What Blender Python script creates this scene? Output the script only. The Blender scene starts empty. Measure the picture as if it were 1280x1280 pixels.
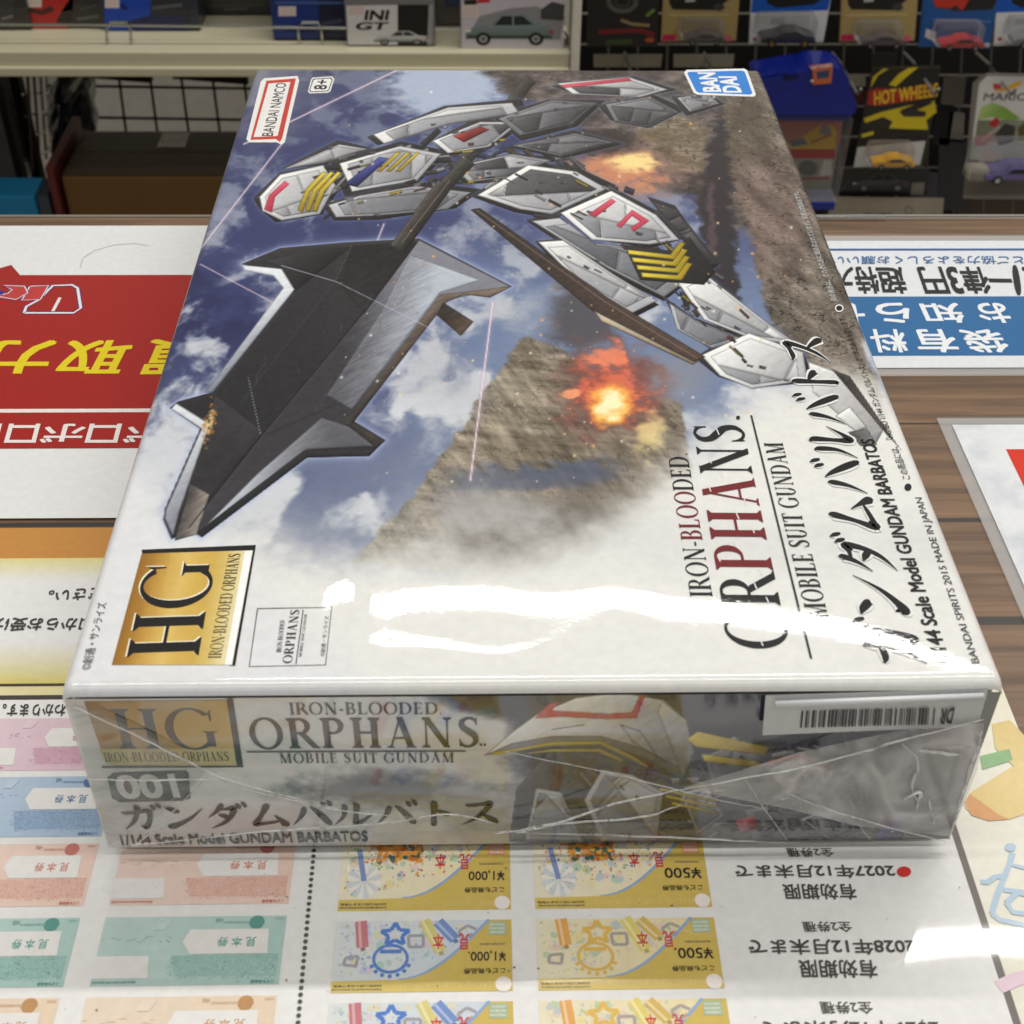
import bpy, math, random
import numpy as np
from mathutils import Matrix, Vector
from mathutils.geometry import tessellate_polygon

scene = bpy.context.scene
COL = scene.collection
random.seed(7)
R = math.radians

# ------------------------------------------------------------------ camera
FPX = 1691.44                      # focal length in pixels of a 1280 px frame
CAM_LOC = Vector((-0.010771, -0.189005, 0.263881))
CAM_ROT = (Matrix.Rotation(-0.028035, 3, 'Z') @ Matrix.Rotation(0.867282, 3, 'X')
           @ Matrix.Rotation(0.013008, 3, 'Z'))
cam_data = bpy.data.cameras.new('camera')
cam = bpy.data.objects.new('camera', cam_data)
COL.objects.link(cam)
cam.matrix_world = Matrix.Translation(CAM_LOC) @ CAM_ROT.to_4x4()
cam_data.sensor_width = 36.0
cam_data.lens = 36.0 * FPX / 1280.0
cam_data.clip_start = 0.01
cam_data.clip_end = 60.0
cam_data.dof.use_dof = True
cam_data.dof.focus_distance = 0.40
cam_data.dof.aperture_fstop = 38.0
scene.camera = cam

# ------------------------------------------------------------------ world, lamps, exposure
world = bpy.data.worlds.new('World')
scene.world = world
world.use_nodes = True
bgn = world.node_tree.nodes['Background']
bgn.inputs[0].default_value = (1.0, 0.975, 0.93, 1)
bgn.inputs[1].default_value = 0.20
scene.view_settings.view_transform = 'Standard'
scene.view_settings.look = 'None'
scene.view_settings.exposure = 0.13
scene.view_settings.gamma = 1.0
scene.view_settings.use_curve_mapping = False
scene.cycles.max_bounces = 8
scene.cycles.transparent_max_bounces = 12

def tube(x, y, z, sx, sy, power, tint=(1.0, 0.97, 0.92)):
    d = bpy.data.lights.new('ceiling_and_fill_lamp', 'AREA')
    d.shape = 'RECTANGLE'
    d.size, d.size_y = sx, sy
    d.energy = power
    d.color = tint
    o = bpy.data.objects.new('ceiling_and_fill_lamp', d)
    o.location = (x, y, z)
    COL.objects.link(o)
tube(0.78, 1.08, 1.76, 2.46, 0.055, 30)
tube(0.1, -0.06, 1.76, 2.6, 0.12, 15)  # unseen fill row added overhead to soften the carton's shadow on the counter
tube(0.0, -0.95, 1.76, 2.6, 0.16, 3.5)  # unseen fill rows added behind the camera for the carton's near end
tube(0.0, -2.9, 1.76, 2.6, 0.16, 2)  # second added fill row, further back

# ------------------------------------------------------------------ geometry of pixels and planes
def ray(u, v):
    d = CAM_ROT @ Vector(((u - 640) / FPX, (640 - v) / FPX, -1.0))
    return d
def atz(u, v, z=0.0):
    d = ray(u, v); t = (z - CAM_LOC.z) / d.z
    return CAM_LOC + d * t
def aty(u, v, y):
    d = ray(u, v); t = (y - CAM_LOC.y) / d.y
    return CAM_LOC + d * t
ROT_NP = np.array(CAM_ROT)
def to_px(P):
    q = (np.asarray(P, float) - np.array(CAM_LOC)) @ ROT_NP
    return 640 + FPX * q[..., 0] / -q[..., 2], 640 - FPX * q[..., 1] / -q[..., 2]

BW, BD, BH = 0.195, 0.3203, 0.0564          # the carton
def lin(c):
    out = []
    for k in c[:3]:
        k = k / 255.0
        out.append(k / 12.92 if k <= 0.04045 else ((k + 0.055) / 1.055) ** 2.4)
    return out
def lin_np(a):
    a = np.clip(a, 0, 255) / 255.0
    return np.where(a <= 0.04045, a / 12.92, ((a + 0.055) / 1.055) ** 2.4)
def mixc(a, b, t):
    return tuple(a[i] + (b[i] - a[i]) * t for i in range(3))

# ------------------------------------------------------------------ naming helpers
def tag(o, label=None, cat=None, group=None, kind=None):
    if label: o['label'] = label
    if cat: o['category'] = cat
    if group: o['group'] = group
    if kind: o['kind'] = kind
    return o
def thing(name, loc, label, cat, group=None):
    o = bpy.data.objects.new(name, None)
    o.empty_display_size = 0.02
    o.location = loc
    COL.objects.link(o)
    return tag(o, label, cat, group)
def link(name, me, parent=None, smooth=False):
    o = bpy.data.objects.new(name, me)
    COL.objects.link(o)
    if parent is not None: o.parent = parent
    if smooth:
        me.polygons.foreach_set('use_smooth', [True] * len(me.polygons))
    return o
def wloc(o):
    v = Vector((0, 0, 0))
    while o is not None:
        v = v + Vector(o.location); o = o.parent
    return v

# ------------------------------------------------------------------ materials
def nt_new(name):
    m = bpy.data.materials.new(name); m.use_nodes = True
    t = m.node_tree
    b = t.nodes['Principled BSDF']
    return m, t, b
def N(t, kind, **kw):
    n = t.nodes.new(kind)
    for k, v in kw.items(): setattr(n, k, v)
    return n
def M2(t, op, a, b=None, c=None, clamp=False):
    n = N(t, 'ShaderNodeMath', operation=op); n.use_clamp = clamp
    for i, x in enumerate((a, b, c)):
        if x is None: continue
        if isinstance(x, (int, float)): n.inputs[i].default_value = x
        else: t.links.new(x, n.inputs[i])
    return n.outputs[0]

def plain(name, col, rough=0.5, metal=0.0, coat=0.0, noise=0.12, scale=60, spec=0.5, bump=0.0):
    m, t, b = nt_new(name)
    tc = N(t, 'ShaderNodeTexCoord')
    nz = N(t, 'ShaderNodeTexNoise'); nz.inputs['Scale'].default_value = scale; nz.inputs['Detail'].default_value = 5
    t.links.new(tc.outputs['Object'], nz.inputs['Vector'])
    mx = N(t, 'ShaderNodeMix', data_type='RGBA')
    c = lin(col)
    mx.inputs['A'].default_value = [k * (1 - noise) for k in c] + [1]
    mx.inputs['B'].default_value = [min(1, k * (1 + noise)) for k in c] + [1]
    t.links.new(nz.outputs['Fac'], mx.inputs['Factor'])
    t.links.new(mx.outputs['Result'], b.inputs['Base Color'])
    b.inputs['Roughness'].default_value = rough
    b.inputs['Metallic'].default_value = metal
    b.inputs['Coat Weight'].default_value = coat
    b.inputs['Specular IOR Level'].default_value = spec
    if bump:
        bp = N(t, 'ShaderNodeBump'); bp.inputs['Distance'].default_value = bump
        t.links.new(nz.outputs['Fac'], bp.inputs['Height']); t.links.new(bp.outputs['Normal'], b.inputs['Normal'])
    return m

def printed(name, rough=0.5, coat=1.0, coat_rough=0.03, ior=1.5, ripple=0.0, ripple_scale=14, var=0.05, spec=0.25, bump_fn=None, fine=0.0):
    """ink on paper: colours come from the mesh, a clear gloss lies over them"""
    m, t, b = nt_new(name)
    at = N(t, 'ShaderNodeAttribute', attribute_name='Col')
    tc = N(t, 'ShaderNodeTexCoord')
    nz = N(t, 'ShaderNodeTexNoise'); nz.inputs['Scale'].default_value = 420; nz.inputs['Detail'].default_value = 6
    t.links.new(tc.outputs['Object'], nz.inputs['Vector'])
    mr = N(t, 'ShaderNodeMapRange'); mr.inputs['To Min'].default_value = 1 - var; mr.inputs['To Max'].default_value = 1 + var
    mr.inputs['From Min'].default_value = 0.3; mr.inputs['From Max'].default_value = 0.7
    t.links.new(nz.outputs['Fac'], mr.inputs['Value'])
    vm = N(t, 'ShaderNodeVectorMath', operation='SCALE')
    t.links.new(at.outputs['Color'], vm.inputs[0]); t.links.new(mr.outputs['Result'], vm.inputs['Scale'])
    t.links.new(vm.outputs[0], b.inputs['Base Color'])
    b.inputs['Roughness'].default_value = rough
    b.inputs['Specular IOR Level'].default_value = spec
    b.inputs['Coat Weight'].default_value = coat
    b.inputs['Coat Roughness'].default_value = coat_rough
    b.inputs['Coat IOR'].default_value = ior
    h = None
    if ripple:
        n2 = N(t, 'ShaderNodeTexNoise'); n2.inputs['Scale'].default_value = ripple_scale; n2.inputs['Detail'].default_value = 1.5
        t.links.new(tc.outputs['Object'], n2.inputs['Vector'])
        h = M2(t, 'MULTIPLY', n2.outputs['Fac'], ripple)
    if fine:
        n3 = N(t, 'ShaderNodeTexNoise'); n3.inputs['Scale'].default_value = 900; n3.inputs['Detail'].default_value = 2
        t.links.new(tc.outputs['Object'], n3.inputs['Vector'])
        f = M2(t, 'MULTIPLY', n3.outputs['Fac'], fine)
        h = f if h is None else M2(t, 'ADD', h, f)
    if bump_fn is not None:
        e = bump_fn(t, tc)
        h = e if h is None else M2(t, 'ADD', h, e)
    if h is not None:
        bp = N(t, 'ShaderNodeBump'); bp.inputs['Strength'].default_value = 1; bp.inputs['Distance'].default_value = 1
        t.links.new(h, bp.inputs['Height'])
        t.links.new(bp.outputs['Normal'], b.inputs['Coat Normal'])
    return m

# ------------------------------------------------------------------ lettering
_cache = {}
def font_glyphs(s, space=1.0):
    """outline of a line of type as (verts, faces), in em units, box-normalised to 0..1 x 0..1"""
    key = (s, space)
    if key in _cache: return _cache[key]
    cu = bpy.data.curves.new('type', 'FONT')
    cu.body = s; cu.size = 1.0; cu.resolution_u = 3; cu.space_character = space
    cu.fill_mode = 'FRONT'
    ob = bpy.data.objects.new('type', cu)
    COL.objects.link(ob)
    me = bpy.data.meshes.new_from_object(ob)
    vs = np.array([v.co[:2] for v in me.vertices]) if len(me.vertices) else np.zeros((0, 2))
    fs = [list(p.vertices) for p in me.polygons]
    bpy.data.objects.remove(ob); bpy.data.curves.remove(cu); bpy.data.meshes.remove(me)
    if len(vs):
        lo, hi = vs.min(0), vs.max(0)
        asp = tuple(np.maximum(hi - lo, 1e-3))
        vs = (vs - lo) / np.maximum(hi - lo, 1e-6)
    else: asp = (1, 1)
    out = ([tuple(v) for v in vs], fs, asp)
    _cache[key] = out
    return out

def heavy(bold, em_):
    """offsets that thicken a line of type"""
    if bold <= 0: return [(0, 0)]
    bx, by = bold * .62 / em_[0], bold * .62 / em_[1]
    return [(0, 0), (bx, by), (-bx, by), (bx, -by), (-bx, -by)]
def _strip(pts):
    """quad strip along (x,y,w) points -> list of polygons"""
    n = len(pts); L, Rr = [], []
    for i, (x, y, w) in enumerate(pts):
        a = pts[max(0, i - 1)]; b = pts[min(n - 1, i + 1)]
        dx, dy = b[0] - a[0], b[1] - a[1]; l = math.hypot(dx, dy) or 1
        nx, ny = -dy / l, dx / l
        L.append((x + nx * w / 2, y + ny * w / 2)); Rr.append((x - nx * w / 2, y - ny * w / 2))
    return [[L[i], Rr[i], Rr[i + 1], L[i + 1]] for i in range(n - 1)]
def _smooth(pts, k=5):
    out = []; n = len(pts)
    for i in range(n - 1):
        p0, p1, p2, p3 = pts[max(0, i - 1)], pts[i], pts[i + 1], pts[min(n - 1, i + 2)]
        for j in range(k):
            t = j / k
            out.append(tuple(0.5 * (2 * p1[c] + (p2[c] - p0[c]) * t + (2 * p0[c] - 5 * p1[c] + 4 * p2[c] - p3[c]) * t * t
                                    + (3 * p1[c] - p0[c] - 3 * p2[c] + p3[c]) * t ** 3) for c in range(3)))
    out.append(pts[-1]); return out
def _box(x0, y0, x1, y1): return [[(x0, y0), (x1, y0), (x1, y1), (x0, y1)]]
def _arc(cx, cy, rx, ry, tx, ty, a0, a1, n=20):
    out = []
    for i in range(n):
        q = []
        for a, s in ((a0 + (a1 - a0) * i / n, 0), (a0 + (a1 - a0) * i / n, 1), (a0 + (a1 - a0) * (i + 1) / n, 1), (a0 + (a1 - a0) * (i + 1) / n, 0)):
            a = R(a); q.append((cx + (rx - tx * s) * math.cos(a), cy + (ry - ty * s) * math.sin(a)))
        out.append(q)
    return out
SF, TH, TN = 0.045, 0.17, 0.05       # serif height, thick stem, thin stem
def _stem(x, w, y0=0.0, y1=1.0, s0=True, s1=True, e=0.075):
    o = [_box(x - w / 2, y0, x + w / 2, y1)]
    for f, y, d in ((s0, y0, 1), (s1, y1, -1)):
        if f: o.append([[(x - w / 2 - e, y), (x + w / 2 + e, y), (x + w / 2 + e * .9, y + d * SF * .6), (x + w / 2, y + d * SF * 1.9), (x - w / 2, y + d * SF * 1.9), (x - w / 2 - e * .9, y + d * SF * .6)]])
    return o
def _diag(x0, y0, x1, y1, w):
    return [[[(x0 - w / 2, y0), (x0 + w / 2, y0), (x1 + w / 2, y1), (x1 - w / 2, y1)]]]
def _ser(x, y, e, d): return [[[(x - e, y), (x + e, y), (x + e * .5, y + d * SF), (x - e * .5, y + d * SF)]]]
SERIF = {
 'I': (0.36, _stem(.18, TH)),
 'H': (0.86, _stem(.2, TH) + _stem(.66, TH) + [_box(.27, .485, .59, .535)]),
 'O': (0.92, [_arc(.46, .5, .44, .53, .15, .05, 0, 360, 36)]),
 'R': (0.80, _stem(.18, TH) + [_arc(.36, .74, .28, .26, .15, .05, -90, 90)] + [_box(.25, .95, .37, 1.0), _box(.25, .48, .37, .53)] + _diag(.74, .0, .40, .49, .17) + _ser(.76, 0, .12, 1)),
 'P': (0.70, _stem(.18, TH) + [_arc(.36, .74, .28, .26, .15, .05, -90, 90)] + [_box(.25, .95, .37, 1.0), _box(.25, .48, .37, .53)]),
 'B': (0.74, _stem(.18, TH) + [_arc(.36, .76, .25, .24, .14, .05, -90, 90), _arc(.36, .27, .31, .27, .15, .05, -90, 90)] + [_box(.25, .95, .37, 1.0), _box(.25, .5, .37, .54), _box(.25, 0, .37, .05)]),
 'D': (0.90, _stem(.18, TH) + [_arc(.40, .5, .44, .5, .15, .05, -90, 90, 24)] + [_box(.25, .95, .41, 1.0), _box(.25, 0, .41, .05)]),
 'N': (0.90, _stem(.17, TN, e=.09) + _stem(.73, TN, s0=False, e=.09) + _diag(.73, 0, .17, 1, .17)),
 'L': (0.66, _stem(.18, TH) + [_box(.25, 0, .58, .05)] + [[[(.52, .05), (.6, 0), (.62, .24), (.59, .24)]]]),
 'E': (0.68, _stem(.18, TH) + [_box(.25, 0, .56, .05), _box(.25, .95, .54, 1), _box(.25, .49, .46, .54)] + [[[(.5, .05), (.58, 0), (.6, .22), (.57, .22)]], [[(.48, .95), (.56, 1), (.57, .8), (.54, .8)]], [[(.44, .42), (.48, .42), (.48, .62), (.44, .62)]]]),
 'A': (0.84, _diag(.14, 0, .42, 1.02, TN) + _diag(.68, 0, .40, 1.02, .17) + [_box(.24, .3, .58, .345)] + _ser(.14, 0, .12, 1) + _ser(.69, 0, .15, 1)),
 'S': (0.62, [_strip(_smooth([(.52, .80, .03), (.46, .93, .07), (.30, .975, .06), (.14, .86, .13), (.16, .68, .16), (.32, .53, .18), (.48, .38, .17), (.50, .17, .13), (.34, .025, .06), (.16, .07, .07), (.08, .24, .03)]))] + [[[(.50, .74), (.54, .74), (.53, 1.0), (.50, .96)]], [[(.07, .28), (.1, .28), (.12, .06), (.08, .0)]]]),
 'M': (1.06, _stem(.16, TN, e=.09) + _diag(.5, 0, .2, 1, .15) + _diag(.5, 0, .82, 1, TN) + _stem(.86, TH)),
 'U': (0.86, _stem(.2, TH, y0=.3, s0=False) + _stem(.68, TN, y0=.3, s0=False, e=.09) + [_arc(.415, .32, .29, .34, .13, .05, 180, 360)]),
 'T': (0.74, _stem(.37, TH, s1=False) + [_box(.05, .95, .69, 1.0)] + [[[(.03, .78), (.06, .78), (.12, .96), (.04, 1)]], [[(.71, .78), (.68, .78), (.62, .96), (.7, 1)]]]),
 'G': (0.92, [_arc(.47, .5, .45, .53, .15, .05, 42, 318, 30)] + [_box(.70, .06, .84, .42)] + _ser(.77, .45, .15, -1) + [[[(.80, .70), (.83, .70), (.84, 1.0), (.78, .9)]]]),
 '-': (0.36, [_box(.05, .33, .3, .42)]),
 '.': (0.2, [_box(.06, 0, .13, .09)]),
 ' ': (0.3, []),
}
def serif_polys(s, gap=0.02, big=None):
    """list of strokes; each stroke is a list of polygons; coords normalised so cap height = 1, width returned"""
    x = 0; out = []
    for i, ch in enumerate(s):
        w, st = SERIF[ch]
        k = 1.0 if not big or i in big else big.get('small', 1.0)
        for k_, stroke in enumerate(st):
            out.append((i, [[(x + a * k, b * k) for a, b in pl] for pl in stroke]))
        x += w * k + gap
    return out, x - gap
DK = [[(.76, .98, .02), (.81, .9, .075), (.845, .80, .05), (.85, .78, .01)], [(.90, 1.04, .02), (.95, .95, .075), (.985, .85, .05), (.99, .83, .01)]]
BRUSH = {
 'ガ': [[(.06, .70, .03), (.2, .655, .09), (.5, .70, .075), (.70, .735, .11), (.69, .45, .085), (.60, .16, .10), (.54, .07, .09), (.44, .17, .01)], [(.40, .97, .03), (.45, .85, .11), (.41, .6, .09), (.28, .28, .07), (.06, .0, .01)]] + DK,
 'ン': [[(.10, .86, .02), (.22, .80, .10), (.36, .68, .11), (.38, .64, .02)], [(.10, .16, .03), (.17, .10, .14), (.36, .19, .10), (.66, .43, .06), (.97, .82, .01)]],
 'ダ': [[(.40, .97, .03), (.42, .9, .10), (.30, .68, .07), (.08, .44, .01)], [(.34, .76, .03), (.55, .77, .07), (.70, .80, .12), (.62, .50, .09), (.42, .22, .07), (.10, .0, .01)], [(.32, .56, .02), (.45, .49, .10), (.57, .40, .07), (.60, .37, .02)]] + DK,
 'ム': [[(.47, .95, .03), (.47, .85, .12), (.33, .5, .08), (.17, .16, .12), (.3, .16, .08), (.6, .22, .06), (.80, .28, .02)], [(.63, .5, .02), (.75, .32, .07), (.86, .12, .14), (.88, .04, .03)]],
 'バ': [[(.34, .80, .02), (.35, .70, .10), (.26, .42, .07), (.06, .10, .01)], [(.50, .82, .02), (.62, .66, .08), (.78, .38, .12), (.90, .14, .10), (.90, .09, .02)]] + DK,
 'ル': [[(.27, .88, .03), (.31, .76, .10), (.27, .42, .07), (.05, .08, .01)], [(.52, .93, .03), (.59, .82, .11), (.56, .45, .08), (.55, .14, .12), (.68, .2, .08), (.97, .52, .01)]],
 'ト': [[(.38, .97, .03), (.42, .85, .12), (.40, .45, .09), (.39, .06, .10), (.38, .02, .02)], [(.44, .62, .02), (.58, .54, .09), (.72, .44, .12), (.74, .40, .02)]],
 'ス': [[(.16, .82, .03), (.3, .79, .08), (.55, .83, .07), (.73, .86, .12), (.62, .58, .09), (.38, .26, .07), (.06, .02, .01)], [(.52, .46, .02), (.66, .34, .08), (.84, .14, .13), (.88, .06, .03)]],
}
def brush_polys(s, adv=0.98, fat=1.4):
    out = []; x = 0
    for i, ch in enumerate(s):
        for st in BRUSH[ch]:
            out.append((i, [[(x + a, b) for a, b in pl] for pl in _strip(_smooth([(p[0], p[1], p[2] * fat) for p in st], 6))]))
        x += adv
    return out, x - adv + 1.0

# ------------------------------------------------------------------ printed sheets: many flat inks in ONE mesh
class Sheet:
    """plane: 'z' (lying) or 'y' (upright, facing the camera); level: height / distance of that plane"""
    def __init__(s, plane, level, step=6e-7):
        s.pl, s.lv, s.step, s.k = plane, level, step, 0
        s.v, s.f, s.c = [], [], []
    def P(s, u, v):
        return atz(u, v, s.lv) if s.pl == 'z' else aty(u, v, s.lv)
    def off(s):
        return Vector((0, 0, s.step * s.k)) if s.pl == 'z' else Vector((0, -s.step * s.k, 0))
    def raw(s, pts3, faces, cols):
        b = len(s.v); s.v += [tuple(p) for p in pts3]
        for f in faces:
            s.f.append([b + i for i in f]); s.c.append([cols[i] for i in f])
    def up(s): s.k += 1
    def poly(s, px, col, col2=None, axis=None, world=False):
        """flat or graded polygon; axis = (pxA, pxB): col at A, col2 at B"""
        s.up(); o = s.off()
        P = [Vector(p) if world else s.P(*p) for p in px]
        if col2 is None: cols = [lin(col)] * len(P)
        else:
            A, B = [Vector(a) if world else s.P(*a) for a in axis]; d = B - A; l2 = d.length_squared
            cols = [lin(mixc(col, col2, min(1, max(0, (p - A).dot(d) / l2)))) for p in P]
        tri = tessellate_polygon([P])
        s.raw([p + o for p in P], [list(t) for t in tri], cols)
    def line(s, px, w, col, col2=None):
        """px polyline of width w metres"""
        s.up(); o = s.off(); P = [s.P(*p) for p in px]
        n = Vector((0, 0, 1)) if s.pl == 'z' else Vector((0, -1, 0))
        pts, cols = [], []
        for i, p in enumerate(P):
            d = (P[min(i + 1, len(P) - 1)] - P[max(i - 1, 0)]).normalized(); q = n.cross(d) * (w / 2)
            pts += [p + q + o, p - q + o]
            c = lin(col if col2 is None else mixc(col, col2, i / (len(P) - 1))); cols += [c, c]
        s.raw(pts, [[2 * i, 2 * i + 1, 2 * i + 3, 2 * i + 2] for i in range(len(P) - 1)], cols)
    def disc(s, c, rx, ry, col, n=20, a0=0, a1=360):
        s.poly([(c[0] + rx * math.cos(R(a0 + (a1 - a0) * i / n)), c[1] + ry * math.sin(R(a0 + (a1 - a0) * i / n))) for i in range(n)], col)
    def ring(s, c, rx, ry, w, col, n=26):
        s.line([(c[0] + rx * math.cos(2 * math.pi * i / n), c[1] + ry * math.sin(2 * math.pi * i / n)) for i in range(n + 1)], w, col)
    def frame3(s, bl, br, tl, square=False):
        BL, BR, TL = s.P(*bl), s.P(*br), s.P(*tl)
        X, Y = BR - BL, TL - BL
        if square:
            Y = Y - X * (Y.dot(X) / X.length_squared)
        return BL, X, Y
    def text(s, txt, bl, br, tl, col, bold=0.0, square=True, space=1.0, shear=0.0, same=False):
        if not same: s.up()
        o = s.off(); BL, X, Y = s.frame3(bl, br, tl, square)
        vs, fs, em_ = font_glyphs(txt, space)
        c = lin(col)
        for dx, dy in heavy(bold, em_):
            o = s.off(); s.raw([BL + X * (a + dx + shear * b) + Y * (b + dy) + o for a, b in vs], fs, [c] * len(vs)); s.up()
    def strokes(s, polys, width, bl, br, tl, col, square=True, colfn=None, cut=None):
        BL, X, Y = s.frame3(bl, br, tl, square)
        for i, st in polys:
            s.up(); o = s.off()
            for pl in st:
                c = lin(colfn(i, pl) if colfn else col)
                s.raw([BL + X * (a / width) + Y * b + o for a, b in pl], [list(range(len(pl)))], [c] * len(pl))
    def serif(s, txt, bl, br, tl, col, gap=0.02, square=True, colfn=None):
        p, w = serif_polys(txt, gap); s.strokes(p, w, bl, br, tl, col, square, colfn)
    def brush(s, txt, bl, br, tl, col, square=True, fat=1.4):
        p, w = brush_polys(txt, fat=fat); s.strokes(p, w, bl, br, tl, col, square)
    def grid(s, cols, P3):
        """a finely divided painted ground: srgb colours per point"""
        s.gp, s.gc = P3, lin_np(cols)
    def build(s, name, mat, parent=None, smooth=False):
        me = bpy.data.meshes.new(name)
        L = np.array(wloc(parent) if parent is not None else (0, 0, 0), float)
        V = np.array(s.v, float).reshape(-1, 3); C = np.array([c for fc in s.c for c in fc], np.float32).reshape(-1, 3)
        lens = np.array([len(f) for f in s.f], np.int32); loops = np.array([i for f in s.f for i in f], np.int32)
        if getattr(s, 'gp', None) is not None:
            ny, nx = s.gp.shape[0] - 1, s.gp.shape[1] - 1
            a = (np.arange(ny)[:, None] * (nx + 1) + np.arange(nx)[None]).ravel()
            q = np.stack([a, a + 1, a + nx + 2, a + nx + 1], 1).astype(np.int32)
            gv = s.gp.reshape(-1, 3); gc = s.gc.reshape(-1, 3).astype(np.float32)
            loops = np.concatenate([q.ravel(), loops + len(gv)]).astype(np.int32); lens = np.concatenate([np.full(len(q), 4, np.int32), lens])
            C = np.concatenate([gc[q.ravel()], C]) if len(C) else gc[q.ravel()]; V = np.concatenate([gv, V])
        me.vertices.add(len(V)); me.vertices.foreach_set('co', (V - L).astype(np.float32).ravel())
        me.loops.add(len(loops)); me.loops.foreach_set('vertex_index', loops)
        me.polygons.add(len(lens)); st = np.concatenate([[0], np.cumsum(lens)[:-1]]).astype(np.int32)
        me.polygons.foreach_set('loop_start', st)
        me.update(calc_edges=True); me.validate()
        ca = me.color_attributes.new('Col', 'FLOAT_COLOR', 'CORNER')
        arr = np.ones((len(me.loops), 4), np.float32)
        if len(arr) == len(C): arr[:, :3] = C
        else: print('colour count differs on', name, len(arr), len(C))
        ca.data.foreach_set('color', arr.ravel())
        me.materials.append(mat); me.update()
        # face every ink towards the viewer's side of its sheet
        want = Vector((0, 0, 1)) if s.pl == 'z' else Vector((0, -1, 0))
        nn = np.zeros(len(me.polygons) * 3, np.float32); me.polygons.foreach_get('normal', nn)
        fl = np.nonzero(nn.reshape(-1, 3) @ np.array(want) < 0)[0].tolist()
        if fl:
            import bmesh
            bm = bmesh.new(); bm.from_mesh(me); bm.faces.ensure_lookup_table()
            bmesh.ops.reverse_faces(bm, faces=[bm.faces[i] for i in fl])
            bm.to_mesh(me); bm.free()
        return link(name, me, parent, smooth)

# ------------------------------------------------------------------ plain solids
import bmesh
class Solid:
    def __init__(s): s.bm = bmesh.new()
    def box(s, x0, x1, y0, y1, z0, z1, bev=0.0):
        r = bmesh.ops.create_cube(s.bm, size=1.0, matrix=Matrix.Translation(((x0 + x1) / 2, (y0 + y1) / 2, (z0 + z1) / 2)) @ Matrix.Diagonal((abs(x1 - x0), abs(y1 - y0), abs(z1 - z0), 1)))
        if bev:
            es = list({e for v in r['verts'] for e in v.link_edges})
            bmesh.ops.bevel(s.bm, geom=es, offset=bev, segments=2, profile=0.5, affect='EDGES', clamp_overlap=True)
        return s
    def tube(s, pts, r, n=8):
        pts = [Vector(p) for p in pts]; rings = []
        for i, p in enumerate(pts):
            d = (pts[min(i + 1, len(pts) - 1)] - pts[max(i - 1, 0)]).normalized()
            a = d.cross(Vector((0, 0, 1)) if abs(d.z) < .9 else Vector((1, 0, 0))).normalized(); b = d.cross(a)
            rr = r[i] if isinstance(r, (list, tuple)) else r
            rings.append([s.bm.verts.new(p + (a * math.cos(2 * math.pi * k / n) + b * math.sin(2 * math.pi * k / n)) * rr) for k in range(n)])
        for A, B in zip(rings, rings[1:]):
            for k in range(n): s.bm.faces.new((A[k], A[(k + 1) % n], B[(k + 1) % n], B[k]))
        s.bm.faces.new(rings[0][::-1]); s.bm.faces.new(rings[-1])
        return s
    def prism(s, prof, axis, a0, a1):
        """closed 2D profile extruded along an axis ('y': profile in x,z ; 'z': in x,y; 'x': in y,z)"""
        def mk(p, a):
            return {'y': (p[0], a, p[1]), 'z': (p[0], p[1], a), 'x': (a, p[0], p[1])}[axis]
        A = [s.bm.verts.new(mk(p, a0)) for p in prof]; B = [s.bm.verts.new(mk(p, a1)) for p in prof]
        n = len(prof)
        s.bm.faces.new(A); s.bm.faces.new(B[::-1])
        for i in range(n): s.bm.faces.new((A[i], B[i], B[(i + 1) % n], A[(i + 1) % n]))
        return s
    def build(s, name, mat, parent=None, smooth=False):
        bmesh.ops.recalc_face_normals(s.bm, faces=s.bm.faces)
        if parent is not None: bmesh.ops.translate(s.bm, verts=s.bm.verts, vec=-wloc(parent))
        me = bpy.data.meshes.new(name); s.bm.to_mesh(me); s.bm.free()
        me.materials.append(mat)
        return link(name, me, parent, smooth)

# ------------------------------------------------------------------ numpy noise for the printed pictures
_rng = np.random.RandomState(3)
_tab = _rng.rand(256, 256)
def vnoise(x, y):
    xi = np.floor(x).astype(int); yi = np.floor(y).astype(int); fx = x - xi; fy = y - yi
    fx = fx * fx * (3 - 2 * fx); fy = fy * fy * (3 - 2 * fy)
    g = lambda a, b: _tab[a & 255, b & 255]
    return (g(xi, yi) * (1 - fx) + g(xi + 1, yi) * fx) * (1 - fy) + (g(xi, yi + 1) * (1 - fx) + g(xi + 1, yi + 1) * fx) * fy
def fbm(x, y, o=5):
    s = 0; a = .5; t = 0
    for i in range(o):
        s = s + a * vnoise(x * 2 ** i + 17.3 * i, y * 2 ** i + 5.1 * i); t += a; a *= .55
    return s / t
def sdist(u, v, poly):
    """signed distance to a polygon, positive inside"""
    d = np.full(u.shape, 1e9); ins = np.zeros(u.shape, bool); n = len(poly)
    for i in range(n):
        ax, ay = poly[i]; bx, by = poly[(i + 1) % n]
        ex, ey = bx - ax, by - ay
        t = np.clip(((u - ax) * ex + (v - ay) * ey) / (ex * ex + ey * ey + 1e-9), 0, 1)
        d = np.minimum(d, np.hypot(u - ax - t * ex, v - ay - t * ey))
        c = ((ay > v) != (by > v)) & (u < (bx - ax) * (v - ay) / (by - ay + 1e-12) + ax)
        ins ^= c
    return np.where(ins, d, -d)
def sm(x, a, b):
    t = np.clip((x - a) / (b - a), 0, 1); return t * t * (3 - 2 * t)
def over(base, col, m):
    return base + (np.asarray(col, float) - base) * m[..., None]

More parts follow.
